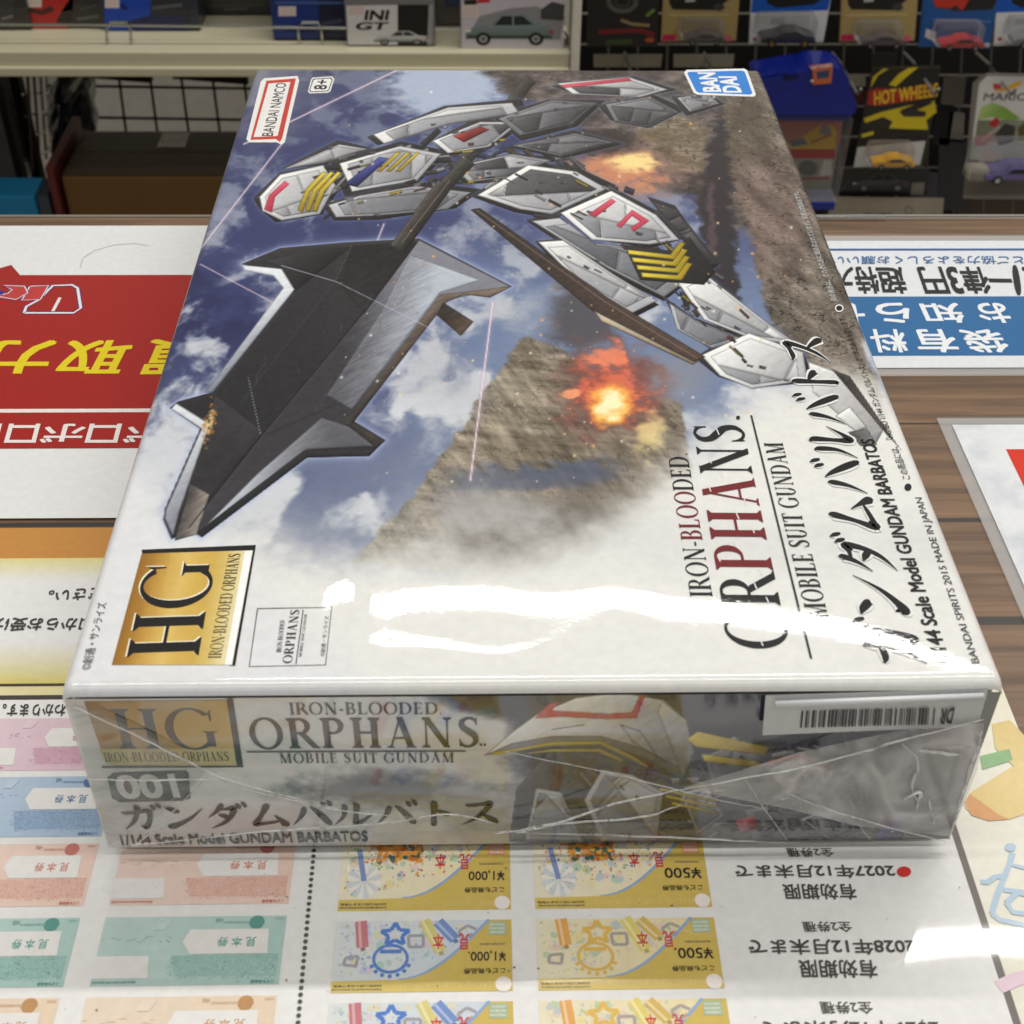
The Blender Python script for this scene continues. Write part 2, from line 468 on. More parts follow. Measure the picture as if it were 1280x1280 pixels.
# ------------------------------------------------------------------ an airbrush for the printed pictures
def clip_half(poly, a, b):
    """keep the part of a polygon to the left of the line a->b"""
    out = []; n = len(poly)
    f = lambda p: (b[0] - a[0]) * (p[1] - a[1]) - (b[1] - a[1]) * (p[0] - a[0])
    for i in range(n):
        p, q = poly[i], poly[(i + 1) % n]; fp, fq = f(p), f(q)
        if fp >= 0: out.append(p)
        if (fp >= 0) != (fq >= 0):
            t = fp / (fp - fq); out.append((p[0] + (q[0] - p[0]) * t, p[1] + (q[1] - p[1]) * t))
    return out
def scaled(pts, k):
    cx_, cy_ = sum(p[0] for p in pts) / len(pts), sum(p[1] for p in pts) / len(pts)
    return [(cx_ + (x - cx_) * k, cy_ + (y - cy_) * k) for x, y in pts]
class Airbrush:
    def __init__(s, u, v, X, Y, c, seed=4):
        s.u, s.v, s.c = u, v, c; s.r = random.Random(seed)
        s.g = fbm(X * 7 + 31, Y * 7 + 12, 4) - .5; s.h = fbm((X + Y) * 1.6, (X - Y) * 9, 4) - .5
    def _at(s, pts, pad):
        us = [p[0] for p in pts]; vs = [p[1] for p in pts]
        return np.nonzero((s.u > min(us) - pad) & (s.u < max(us) + pad) & (s.v > min(vs) - pad) & (s.v < max(vs) + pad))
    def _put(s, i, col, m): s.c[i] = s.c[i] + (col - s.c[i]) * m[:, None]
    def plate(s, pts, a, b, ax=None, rim=55, edge=.62, tex=16, aa=1.1):
        if len(pts) < 3: return
        i = s._at(pts, 3)
        if len(i[0]) == 0: return
        u, v = s.u[i], s.v[i]; d = sdist(u, v, pts); d2 = sdist(u - 1.2, v - 2.2, pts)
        A, B = ax or (min(pts, key=lambda p: p[0] * .4 + p[1]), max(pts, key=lambda p: p[0] * .4 + p[1]))
        l2 = (B[0] - A[0]) ** 2 + (B[1] - A[1]) ** 2 + 1e-6
        t = np.clip(((u - A[0]) * (B[0] - A[0]) + (v - A[1]) * (B[1] - A[1])) / l2 + s.h[i] * .35, 0, 1)
        col = np.array(a, float) + (np.array(b, float) - np.array(a, float)) * t[:, None]
        lit = np.clip((d - d2) / 2.2, -1, 1)
        col = col + (lit * np.exp(-np.maximum(d, 0) / 2.2) * rim)[:, None] + ((s.g[i] + s.h[i] * .6) * tex)[:, None]
        col = col * (1 - edge * np.exp(-(np.maximum(d, 0) / 1.0) ** 2))[:, None]
        s._put(i, np.clip(col, 4, 255), np.clip(d / aa + .5, 0, 1))
    def glow(s, pts, col, r, k=1.0):
        i = s._at(pts, r * 3); d = sdist(s.u[i], s.v[i], pts)
        s._put(i, np.array(col, float), k * np.exp(-np.maximum(-d, 0) / r))
    def line(s, p, q, w, col, k=1.0, soft=.8):
        pts = [p, q]; i = s._at(pts, w + 4); u, v = s.u[i], s.v[i]
        ex, ey = q[0] - p[0], q[1] - p[1]; l2 = ex * ex + ey * ey + 1e-6
        t = np.clip(((u - p[0]) * ex + (v - p[1]) * ey) / l2, 0, 1); d = np.hypot(u - p[0] - t * ex, v - p[1] - t * ey)
        s._put(i, np.array(col, float), k * np.clip((w / 2 - d) / soft + .5, 0, 1))
    def beam(s, p, q, w, core, halo):
        s.line(p, q, w * 3.2, halo, .45, w * 3); s.line(p, q, w, core, .95, 1.2)
    def spot(s, p, r, col, k=1.0):
        i = s._at([p], r * 3); d = np.hypot(s.u[i] - p[0], s.v[i] - p[1]); s._put(i, np.array(col, float), k * np.exp(-(d / r) ** 2))
    def facets(s, pts, a, b, depth=3):
        """one hull plate broken into lit and shaded facets with seams"""
        n = len(pts); far = max(range(n), key=lambda i: (pts[i][0] - pts[(i + n // 2) % n][0]) ** 2 + (pts[i][1] - pts[(i + n // 2) % n][1]) ** 2)
        A, B = pts[far], pts[(far + n // 2) % n]
        if A[0] > B[0]: A, B = B, A
        L = math.hypot(B[0] - A[0], B[1] - A[1]); ux, uy = (B[0] - A[0]) / L, (B[1] - A[1]) / L
        s.plate(pts, a, mixc(a, b, .7), rim=45)
        inn = scaled(pts, .84)
        o = s.r.uniform(-.06, .06) * L
        C, D = (A[0] - uy * o, A[1] + ux * o), (B[0] - uy * o, B[1] + ux * o)
        for half, (p, q) in enumerate(((C, D), (D, C))):
            hp = clip_half(inn, p, q)
            if len(hp) < 3: continue
            k = s.r.choice((2, 3, 3, 4)); cuts = sorted([s.r.uniform(.1, .9) for _ in range(k - 1)]); cuts = [-.2] + cuts + [1.2]
            sk = s.r.uniform(-.5, .5)
            for t0, t1 in zip(cuts, cuts[1:]):
                P0 = (A[0] + ux * L * t0, A[1] + uy * L * t0); P1 = (A[0] + ux * L * t1, A[1] + uy * L * t1)
                nx, ny = -uy + sk * ux, ux + sk * uy
                f = clip_half(hp, (P0[0] + nx * 50, P0[1] + ny * 50), (P0[0] - nx * 50, P0[1] - ny * 50))
                f = clip_half(f, (P1[0] - nx * 50, P1[1] - ny * 50), (P1[0] + nx * 50, P1[1] + ny * 50))
                if len(f) < 3: continue
                base = mixc(a, b, s.r.uniform(.55, 1.0) if half == 0 else s.r.uniform(0, .45))
                if s.r.random() < .06: base = (58, 57, 62)
                s.plate(scaled(f, .985), mixc(base, (250, 250, 250), .18), mixc(base, (40, 40, 46), s.r.uniform(.1, .45)), rim=26, edge=.4)
        for k in range(depth):
            t = s.r.uniform(.15, .85); o = s.r.uniform(-.12, .12) * L; w = s.r.uniform(2, 6); h = s.r.uniform(.8, 2)
            P = (A[0] + ux * L * t - uy * o, A[1] + uy * L * t + ux * o)
            s.plate([(P[0] - ux * w + uy * h, P[1] - uy * w - ux * h), (P[0] + ux * w + uy * h, P[1] + uy * w - ux * h), (P[0] + ux * w * .8 - uy * h, P[1] + uy * w * .8 + ux * h), (P[0] - ux * w * .8 - uy * h, P[1] - uy * w * .8 + ux * h)], (28, 28, 32), (84, 82, 88), edge=.3)
    def rod(s, p, q, w, a, b):
        l = math.hypot(q[0] - p[0], q[1] - p[1]); nx, ny = -(q[1] - p[1]) / l * w / 2, (q[0] - p[0]) / l * w / 2
        s.plate([(p[0] + nx, p[1] + ny), (q[0] + nx, q[1] + ny), (q[0] - nx, q[1] - ny), (p[0] - nx, p[1] - ny)], a, b, ((p[0] - nx, p[1] - ny), (p[0] + nx, p[1] + ny)), rim=30, edge=.6)

# ================================================================== the carton
box = thing('model_kit_box', (0, 0.16, 0), 'white model kit carton in clear shrink film with cliff and sky artwork', 'kit box')

GLARE = [(60, 812), (300, 796), (382, 766), (404, 750), (434, 737), (470, 751), (520, 744), (600, 741), (690, 752), (760, 744), (840, 757), (960, 764), (1050, 778), (1150, 806), (1236, 842)]
GLARE_LOW = [(100, 800), (380, 800), (450, 799), (540, 803), (620, 811), (690, 798), (740, 778), (800, 766), (1200, 766)]
def swell(t, tc):
    """the film over the lid bulges: two soft folds that run along the near end"""
    sep = N(t, 'ShaderNodeSeparateXYZ'); t.links.new(tc.outputs['Object'], sep.inputs[0])
    xn = M2(t, 'ADD', M2(t, 'DIVIDE', sep.outputs['X'], BW + .01), 0.5, clamp=True)
    y = M2(t, 'ADD', sep.outputs['Y'], 0.16)
    nz = N(t, 'ShaderNodeTexNoise'); nz.inputs['Scale'].default_value = 22; nz.inputs['Detail'].default_value = 1
    t.links.new(tc.outputs['Object'], nz.inputs['Vector'])
    wob = M2(t, 'MULTIPLY', M2(t, 'SUBTRACT', nz.outputs['Fac'], 0.5), 0.005)
    def need(u, v):
        """slope that sends the ceiling lamp's light to the eye from this spot of the lid"""
        p = atz(u, v, BH); d = ray(u, v).normalized(); dep = math.atan2(-d.z, d.y); el = math.atan2(1.76 - p.z, 1.08 - p.y)
        return math.tan((el - dep) / 2), p
    tot = None
    for pts, s, k in ((GLARE, 0.0106, 1.010), (GLARE_LOW, 0.0034, 0.72)):
        fc = N(t, 'ShaderNodeFloatCurve'); cv = fc.mapping.curves[0]
        Q = [need(u, v) for u, v in pts]
        q = sorted([((p.x / (BW + .01)) + .5, p.y / 0.10) for _, p in Q])
        cv.points[0].location = q[0]; cv.points[1].location = q[-1]
        for a in q[1:-1]: cv.points.new(*a)
        fc.mapping.update(); t.links.new(xn, fc.inputs['Value'])
        yc = M2(t, 'MULTIPLY', fc.outputs[0], 0.10)
        m_, c_ = np.polyfit([p.y for _, p in Q], [h for h, _ in Q], 1)
        A = M2(t, 'MULTIPLY', M2(t, 'ADD', M2(t, 'MULTIPLY', yc, float(m_)), float(c_)), k * s)
        e = M2(t, 'TANH', M2(t, 'DIVIDE', M2(t, 'SUBTRACT', y, M2(t, 'ADD', yc, wob)), s))
        if pts is GLARE:                                        # the long fold starts right of the emblem
            A = M2(t, 'MULTIPLY', A, M2(t, 'MULTIPLY', M2(t, 'SUBTRACT', xn, atz(352, 770, BH).x / (BW + .01) + .5), 22.0, clamp=True))
        if pts is GLARE:
            A = M2(t, 'MULTIPLY', A, M2(t, 'SUBTRACT', 1.0, M2(t, 'MULTIPLY', M2(t, 'SUBTRACT', xn, .72, clamp=True), 0.85)))
        if pts is GLARE_LOW:                                    # this crease only runs along the left half
            x0, x1 = [atz(u_, 800, BH).x / (BW + .01) + .5 for u_ in (400, 770)]
            f0 = M2(t, 'MULTIPLY', M2(t, 'SUBTRACT', xn, x0), 14.0, clamp=True); f1 = M2(t, 'MULTIPLY', M2(t, 'SUBTRACT', x1, xn), 9.0, clamp=True)
            A = M2(t, 'MULTIPLY', A, M2(t, 'MULTIPLY', f0, f1))
        e = M2(t, 'MULTIPLY', e, A)
        tot = e if tot is None else M2(t, 'ADD', tot, e)
    return tot
ink_lid = printed('lid_print', rough=0.55, coat=1.0, coat_rough=0.045, ior=1.5, ripple=0.00012, ripple_scale=9, fine=0.000011, bump_fn=swell, spec=0.15, var=0.04)
ink_end = printed('end_print', rough=0.55, coat=1.0, coat_rough=0.07, ior=2.1, ripple=0.0012, ripple_scale=26, spec=0.15, var=0.04)
card_white = plain('white_carton', (225, 224, 220), rough=0.4, coat=0.6, noise=0.03)

# carton body
s = Solid(); s.box(-BW / 2 + .0012, BW / 2 - .0012, .0012, BD - .0012, 0.0030, BH - 0.0012, 0.001)
lid = s.build('lid', card_white, box)
s = Solid(); s.box(-BW / 2 + .006, BW / 2 - .006, .006, BD - .006, 0.0002, 0.0029)
s.build('tray', card_white, box)

MESA = [(655, 418), (700, 432), (745, 470), (850, 500), (880, 660), (800, 700), (620, 705), (440, 700), (520, 610), (590, 510)]
MESA_LOW = [(560, 580), (820, 590), (860, 690), (640, 720), (430, 705)]
CLIFF = [(905, 120), (925, 96), (960, 60), (1110, 520), (1060, 500), (1000, 440), (960, 400), (940, 300), (900, 200)]
HULL = (
    ([(324, 246), (350, 218), (404, 206), (420, 232), (400, 268), (352, 276), (328, 264)], 0),
    ([(352, 212), (424, 180), (462, 186), (404, 204)], 1),
    ([(424, 204), (500, 182), (552, 192), (522, 226), (440, 240)], 0),
    ([(410, 256), (450, 244), (520, 232), (590, 240), (560, 262), (470, 270), (420, 272)], 1),
    ([(466, 168), (560, 134), (640, 128), (650, 142), (560, 156), (480, 180)], 0),
    ([(540, 176), (600, 152), (652, 152), (612, 184), (560, 192)], 0),
    ([(566, 208), (640, 192), (690, 200), (640, 222), (586, 228)], 1),
    ([(622, 148), (690, 124), (748, 128), (716, 156), (650, 170)], 2),
    ([(696, 104), (786, 96), (836, 112), (800, 122), (716, 118)], 0),
    ([(756, 130), (812, 120), (850, 140), (812, 160), (768, 152)], 2),
    ([(846, 122), (884, 116), (900, 130), (862, 140)], 1),
    ([(640, 182), (720, 166), (770, 178), (700, 196)], 2),
    ([(596, 244), (660, 206), (720, 214), (760, 236), (690, 268), (650, 262)], 0),
    ([(664, 276), (700, 272), (742, 304), (812, 310), (860, 350), (830, 372), (760, 336)], 1),
    ([(700, 266), (764, 238), (820, 268), (850, 300), (812, 306), (740, 300)], 0),
    ([(672, 302), (704, 300), (766, 342), (822, 376), (790, 392), (720, 350)], 0),
    ([(836, 378), (870, 400), (930, 424), (890, 436), (846, 412)], 1),
    ([(846, 352), (876, 338), (960, 404), (1000, 432), (940, 424), (880, 400)], 0),
    ([(876, 444), (936, 416), (1004, 440), (1010, 476), (940, 486), (900, 470)], 0),
    ([(812, 250), (846, 262), (900, 330), (880, 336), (850, 296)], 3),
)
TONES = (((240, 241, 240), (150, 152, 160)), ((196, 198, 202), (104, 106, 114)), ((128, 130, 136), (56, 56, 62)), ((66, 62, 64), (30, 29, 33)))
SPINE = [(400, 245), (520, 212), (640, 200), (760, 262), (850, 345), (950, 440)]
def lid_art(P):
    u, v = to_px(P); X = P[..., 0] * 100; Y = P[..., 1] * 100
    n1 = fbm(X * .35 + 3, Y * .35); n2 = fbm(X * .9 + 40, Y * .9 + 9, 6); n3 = fbm(X * 2.6 + 7, Y * 2.6, 5); n4 = fbm(X * 7 + 70, Y * 7, 4)
    wisp = fbm(X * .7 + n1 * 1.5 + 60, Y * .45 + n2 * .8 + 21, 5)
    w = (n2 - .5) * 60; wf = (n3 - .5) * 46
    c = np.ones(u.shape + (3,)) * np.array([50, 58, 112.])
    c = over(c, (34, 38, 88), sm(n1 + (n2 - .5) * .4, .48, .7) * .8)
    c = over(c, (108, 128, 170), sm(u + (n1 - .5) * 200, 420, 620) * sm(v, 200, 400))
    c = over(c, (128, 142, 170), sm(v + (n1 - .5) * 160, 420, 600) * .7)
    c = over(c, (122, 132, 160), sm(wisp + (n3 - .5) * .12, .47, .68) * .7)                      # clouds
    c = over(c, (196, 202, 212), sm(wisp + (n3 - .5) * .16 + .10 * sm(v, 260, 600) + .03 * sm(u, 300, 600), .54, .76) * sm(v, 130, 420) * .8)
    c = over(c, (226, 229, 232), sm(wisp + (n3 - .5) * .14 + .08 * sm(v, 300, 600), .62, .78) * sm(v, 300, 520) * .55)
    c = over(c, (136, 138, 148), sm(190 - v + (n2 - .5) * 120, 0, 100) * sm(440 - u, 0, 120) * .75)
    c = over(c, (168, 184, 212), sm(62 - np.hypot((u - 560) * .6, (v - 108)) + wf * .6, 0, 34))
    c = c * .82 + c.mean(-1, keepdims=True) * .18
    # far rock face along the top
    top = sm((u - 590) * .7 - (v - 90) * 1.1 + w, 0, 26) * sm(262 - v + w * .6 + (u - 600) * .62, 0, 50)
    st = fbm((X + Y * .3) * 1.6, (Y - X * .25) * 2.2, 4); rid = np.abs(fbm(X * 1.6 + 11, Y * 1.9 + 5, 5) - .5)
    g = (st - .5) * 130 + (n4 - .5) * 34 - sm(.03 - rid, 0, .03) * 38
    c = c + (np.stack([92 + g, 83 + g * .93, 80 + g * .9], -1) - c) * top[..., None]
    c = over(c, (54, 46, 48), top * sm(n1 + (n2 - .5) * .5, .5, .68) * .6)
    # right cliff
    m = sm(sdist(u + wf * .4, v, CLIFF), -4, 5)
    st = fbm((X * 1.0 + Y * .25) * 2.4, Y * .9, 4); rid = np.abs(fbm(X * 1.7 + 90, Y * 2.1 + 4, 6) - .5); rid2 = np.abs(fbm(X * 3.4 + 9, Y * 3.6 + 44, 5) - .5)
    g = (st - .5) * 130 + (n4 - .5) * 34 - sm(.022 - rid, 0, .022) * 66 - sm(.018 - rid2, 0, .018) * 34 + sm(.05 - np.abs(rid - .06), 0, .05) * 16
    c = c + (np.stack([104 + g, 95 + g * .95, 86 + g * .9], -1) - c) * m[..., None]
    c = over(c, (128, 96, 92), m * sm(120 - np.hypot(u - 930, v - 270), 0, 80) * .35); c = over(c, (70, 62, 48), m * sm(70 - np.hypot((u - 930) * 1.3, (v - 160)), 0, 50) * .5)
    gap = [(890, 158), (905, 138), (914, 215), (920, 320), (932, 430), (888, 395), (872, 262)]
    c = over(c, (42, 37, 43), sm(sdist(u + wf * .5, v + wf * .3, gap), -4, 6) * .95)
    c = over(c, (92, 74, 80), sm(sdist(u + wf * .3, v, [(884, 230), (892, 225), (898, 320), (884, 330)]), -2, 4) * .7)
    ruin = [(800, 138), (850, 142), (884, 160), (878, 215), (830, 215), (790, 190)]
    mr = sm(sdist(u + wf * .25, v, ruin), -3, 3); bl = (np.sin(X * 11 + np.floor(Y * 2.4) * 2.2) > .8) | (np.sin(Y * 15) > .86)
    c = over(c, (126, 112, 92), mr * .92); c = c + ((n3 - .5) * 110 * mr)[..., None]; c = over(c, (60, 50, 46), mr * (bl * .55) * sm(n3, .4, .6))
    # upper blast
    d = np.hypot((u - 775) * .55, (v - 212 - (u - 775) * .12) * 1.1) - wf * .9
    c = over(c, (152, 120, 112), sm(60 - d, 0, 42) * .85); c = over(c, (212, 140, 102), sm(36 - d + (n4 - .5) * 24, 0, 24) * .85)
    c = over(c, (253, 222, 150), sm(19 - np.hypot((u - 790) * .5, (v - 203) * 1.2) + wf * .35, 0, 12))
    c = over(c, (42, 33, 37), sm(24 - np.hypot((u - 740) * .33, (v - 178) * 1.1) + wf * .4, 0, 12) * .88)
    # table mountain
    for poly, k in ((MESA, 1), (MESA_LOW, .92)):
        m = sm(sdist(u + wf * .35, v + wf * .2, poly), -2, 5) * k
        lean = X + Y * .42
        mk = fbm(lean * 4.2, (Y - X * .3) * .8, 4); mk2 = fbm(X * .7 + 4, (Y + X * .22) * 4.2, 4); rid = np.abs(fbm(lean * 3.1 + 8, Y * 1.2, 5) - .5)
        g = ((mk - .5) * .65 + (mk2 - .5) * .55) * 190 + (n4 - .5) * 26 - sm(.025 - rid, 0, .025) * 44
        shade = sm(u - (v - 420) * -.15, 640, 760) * 22
        c = c + (np.stack([136 + g * .9 - shade, 126 + g * .86 - shade, 110 + g * .8 - shade * .9], -1) - c) * m[..., None]
    c = over(c, (86, 94, 114), sm(24 - np.abs(v - 598 + (u - 640) * .1 + wf * .8), 0, 20) * sm(u, 520, 600) * sm(800 - u, 0, 60) * .85)
    c = over(c, (104, 98, 90), sm(v + w * .5, 590, 640) * sm(u + wf, 520, 600) * sm(850 - u, 0, 60) * .62)
    # smoke and the red blast
    d = np.hypot((u - 728) * .9, v - 398) - wf * 1.2 - w * .5; c = over(c, (78, 74, 78), sm(58 - d, 0, 34) * .85)
    c = over(c, (186, 190, 196), sm(46 - np.hypot((u - 655) * .8, v - 385) + w * .9 + wf * .6, 0, 40) * .6)
    d = np.hypot((u - 764) * .92, (v - 490) * 1.0) - w * .5 - wf * 1.0
    c = over(c, (122, 84, 78), sm(80 - d, 0, 40) * .8); c = over(c, (200, 88, 68), sm(58 - d + (n4 - .5) * 30, 0, 36) * .88); c = over(c, (232, 124, 88), sm(42 - d + (n4 - .5) * 50, 0, 24) * .6)
    c = over(c, (110, 62, 60), sm(24 - np.hypot(u - 806, v - 468) + wf * .7, 0, 14) * .75); c = over(c, (112, 66, 64), sm(16 - np.hypot(u - 748, (v - 470)) + wf * .7, 0, 12) * .6)
    d2 = np.hypot((u - 764) * .8, (v - 507)) - wf * .6; c = over(c, (248, 178, 76), sm(31 - d2, 0, 18)); c = over(c, (255, 246, 196), sm(20 - d2, 0, 14))
    d3 = np.hypot((u - 760) * .7, (v - 447)) - wf * .8; c = over(c, (242, 140, 104), sm(22 - d3, 0, 14) * .85)
    d4 = np.hypot((u - 715), (v - 492) * 1.6) - wf * .5; c = over(c, (250, 166, 118), sm(14 - d4, 0, 8) * .85)
    d5 = np.hypot((u - 812), (v - 544) * .8) - wf * .8; c = over(c, (246, 222, 154), sm(28 - d5, 0, 22) * .75)
    c = over(c, (196, 198, 200), sm(70 - np.hypot((u - 590) * .5, (v - 640) * 1.1) + w * .9 + wf * .3, 0, 60) * .55); c = over(c, (170, 174, 182), sm(60 - np.hypot((u - 560) * .7, (v - 470)) + w * 1.2, 0, 60) * .4); c = over(c, (150, 146, 146), sm(56 - np.hypot((u - 850) * .8, (v - 470)) + w, 0, 50) * .5)
    # white ground of the sheet: right-hand title field and near end
    white = np.array([230, 230, 226.])
    a = sm((u - 842) * .55 + (v - 560) * .62 + w * .6 + wf * .3, -26, 50) * sm(v + w * .4, 440, 530)
    c = over(c, white, a)
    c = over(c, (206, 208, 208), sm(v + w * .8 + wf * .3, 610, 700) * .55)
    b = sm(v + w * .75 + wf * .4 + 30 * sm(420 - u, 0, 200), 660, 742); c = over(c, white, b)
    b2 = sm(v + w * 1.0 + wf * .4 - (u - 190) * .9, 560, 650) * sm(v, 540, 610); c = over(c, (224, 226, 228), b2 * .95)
    tail = sm(66 - np.hypot((u - 1050) * .8, (v - 500)), 0, 50); c = over(c, white, tail * .75 * sm(v, 420, 500))
    # ---------------- beams, the broad dark blade, the plain pale hull
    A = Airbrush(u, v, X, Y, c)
    for p, q, w_ in (((616, 378), (588, 600), 1.5), ((352, 180), (236, 330), 1.0), ((500, 86), (305, 180), 1.0), ((480, 280), (456, 340), 1.0), ((250, 330), (420, 420), .5)):
        A.beam(p, q, w_, (240, 226, 230), (186, 160, 186))
    BL = [(302, 330), (350, 310), (430, 303), (524, 298), (640, 358), (612, 372), (580, 366), (556, 378), (442, 526), (482, 550), (462, 570), (384, 572), (252, 672), (240, 664), (214, 674), (204, 650), (206, 636), (250, 536), (212, 510), (222, 502), (266, 490), (368, 362), (350, 345)]
    A.glow(BL, (176, 190, 226), 3.2, .8)
    A.plate(BL, (46, 46, 50), (34, 33, 37), rim=20, edge=.3, tex=12)
    A.plate([(524, 300), (638, 358), (556, 376), (440, 526), (384, 568), (252, 668), (236, 660), (330, 540), (470, 372)], (56, 54, 60), (128, 130, 140), ((430, 450), (520, 440)), rim=16, edge=.4, tex=10)
    A.plate([(512, 318), (600, 350), (550, 366), (440, 512), (408, 494), (476, 390)], (88, 88, 96), (184, 192, 204), ((440, 410), (530, 430)), rim=20, edge=.35, tex=12)
    A.plate([(250, 664), (384, 562), (468, 558), (440, 534), (402, 522), (322, 592)], (176, 182, 192), (92, 92, 100), ((300, 590), (420, 566)), rim=30, edge=.4, tex=10)
    A.plate([(470, 372), (512, 316), (522, 302), (440, 307), (420, 350), (455, 392)], (24, 23, 26), (44, 43, 48), rim=12, edge=.4)
    A.plate([(366, 366), (440, 308), (372, 316), (330, 326), (352, 336)], (58, 57, 62), (30, 29, 33), rim=16, edge=.4); A.plate([(268, 492), (330, 540), (236, 656), (222, 640), (262, 534)], (58, 57, 60), (34, 33, 36), rim=14, edge=.4)
    A.plate([(302, 331), (352, 336), (368, 362), (266, 490), (256, 491), (354, 360), (342, 345), (306, 338)], (232, 236, 242), (126, 132, 146), rim=20, edge=.35)
    A.plate([(206, 648), (208, 636), (252, 536), (214, 511), (220, 504), (262, 530), (224, 640), (216, 670)], (226, 230, 236), (130, 134, 146), rim=20, edge=.35)
    A.plate([(640, 358), (612, 372), (580, 368), (558, 378), (442, 528), (482, 551), (470, 559), (430, 529), (550, 368), (606, 362)], (56, 51, 50), (128, 110, 96), ((440, 520), (640, 358)), rim=30, edge=.4)
    A.plate([(462, 570), (384, 572), (252, 672), (248, 664), (380, 563), (464, 562)], (40, 39, 42), (20, 20, 23), rim=20, edge=.3)
    A.plate([(554, 378), (592, 402), (576, 420), (546, 394)], (36, 33, 32), (92, 76, 64), ((550, 380), (580, 416)), rim=20)
    A.plate([(238, 604), (262, 618), (246, 668), (218, 676)], (52, 48, 47), (168, 158, 148), ((224, 640), (254, 650)), rim=24)
    for p, q, w_, cc in (((352, 332), (420, 352), .7, (206, 210, 218)), ((420, 352), (545, 414), .6, (198, 202, 212)), ((330, 545), (420, 505), .8, (24, 24, 28)), ((310, 470), (326, 545), .7, (150, 154, 164)), ((470, 372), (330, 540), 1.4, (22, 21, 25)), ((330, 540), (236, 660), 1.4, (22, 21, 25)), ((440, 307), (420, 350), .7, (84, 84, 92)), ((420, 350), (300, 505), .6, (70, 70, 78))):
        A.line(p, q, w_, cc, .9)
    for k in range(60):                                         # scratches on the blade
        p = (A.r.uniform(300, 560), A.r.uniform(320, 560)); q = (p[0] + A.r.uniform(-14, 4), p[1] + A.r.uniform(4, 20))
        if sdist(np.array([p[0]]), np.array([p[1]]), BL)[0] > 6 and sdist(np.array([q[0]]), np.array([q[1]]), BL)[0] > 4: A.line(p, q, .5, A.r.choice(((120, 120, 128), (26, 26, 30))), .4)
    for k in range(70):                                         # a warm glint
        a_, b_ = A.r.gauss(0, 1), A.r.gauss(0, 1); A.spot((262 + a_ * 3.5 - b_ * 3, 528 + b_ * 12), 1.5, mixc((170, 110, 44), (255, 236, 170), max(0, 1 - abs(a_) * .5 - abs(b_) * .3)), .8)
    for p, q in (((664, 98), (560, 228)), ): A.rod(p, q, 15, (26, 24, 24), (70, 66, 64))
    r = random.Random(21)
    for pts, k in HULL:                                         # dark under-structure with broken edges
        q = [(x + r.uniform(-6, 6), y + r.uniform(-4, 4)) for x, y in scaled(pts, 1.09)]
        A.glow(q, (120, 134, 176), 1.6, .5); A.plate(q, (46, 44, 49), (22, 21, 25), rim=30, edge=.3)
    for k in range(190):                                        # frames, struts and pistons between the plates
        i = r.randrange(len(SPINE) - 1); t_ = r.random(); P0, P1 = SPINE[i], SPINE[i + 1]
        dx, dy = P1[0] - P0[0], P1[1] - P0[1]; l = math.hypot(dx, dy); dx, dy = dx / l, dy / l
        o_ = r.gauss(0, 18); Q = (P0[0] + dx * l * t_ - dy * o_, P0[1] + dy * l * t_ + dx * o_); w_ = r.uniform(4, 16); h = r.uniform(2, 8)
        a_ = r.gauss(0, .35); ex, ey = dx * math.cos(a_) - dy * math.sin(a_), dx * math.sin(a_) + dy * math.cos(a_)
        cc = r.choice(((40, 38, 43), (60, 58, 62), (110, 110, 116), (176, 178, 182), (84, 70, 62), (52, 58, 96)))
        A.rod((Q[0] - ex * w_, Q[1] - ey * w_), (Q[0] + ex * w_, Q[1] + ey * w_), h, cc, mixc(cc, (14, 14, 16), .7))
    for pts, k in HULL: A.facets(pts, *TONES[k])
    for k in range(60):                                         # fittings that tie the plates together
        i = r.randrange(len(SPINE) - 1); t_ = r.random(); P0, P1 = SPINE[i], SPINE[i + 1]; o_ = r.choice((-1, 1)) * r.uniform(12, 26)
        dx, dy = P1[0] - P0[0], P1[1] - P0[1]; l = math.hypot(dx, dy); dx, dy = dx / l, dy / l
        Q = (P0[0] + dx * l * t_ - dy * o_, P0[1] + dy * l * t_ + dx * o_); w_ = r.uniform(3, 9)
        cc = r.choice(((36, 35, 39), (70, 68, 72), (196, 198, 200), (206, 182, 50), (120, 60, 56)))
        A.rod((Q[0] - dx * w_, Q[1] - dy * w_), (Q[0] + dx * w_, Q[1] + dy * w_), r.uniform(1.5, 4), cc, mixc(cc, (20, 20, 24), .6))
    A.rod((588, 200), (556, 232), 16, (30, 28, 28), (72, 67, 64)); A.rod((556, 230), (496, 312), 20, (28, 26, 26), (80, 75, 72)); A.line((562, 226), (502, 304), 1.2, (140, 124, 112), .7)
    for pts in ([(330, 262), (336, 244), (356, 226), (362, 230), (344, 246), (340, 266)], [(735, 268), (764, 248), (770, 252), (744, 272)], [(700, 106), (786, 97), (790, 101), (706, 110)], [(770, 282), (790, 262), (812, 276), (792, 290), (788, 284), (800, 277), (790, 270), (776, 285)]):
        A.plate(pts, (222, 84, 108), (176, 52, 74), rim=20, edge=.25)
    for k in range(3):
        o_ = k * 9; A.plate([(372 + o_, 262), (382 + o_, 236), (404 + o_, 214), (409 + o_, 216), (388 + o_, 240), (378 + o_, 266)], (226, 202, 70), (150, 126, 26), rim=30, edge=.5)
        A.plate([(470 + 12 * k, 214), (496 + 12 * k, 190), (501 + 12 * k, 191), (476 + 12 * k, 215)], (220, 196, 66), (150, 126, 26), rim=20, edge=.5)
    A.plate([(780, 306), (842, 314), (862, 296), (894, 340), (880, 356), (800, 350)], (44, 42, 46), (26, 25, 28), rim=20)
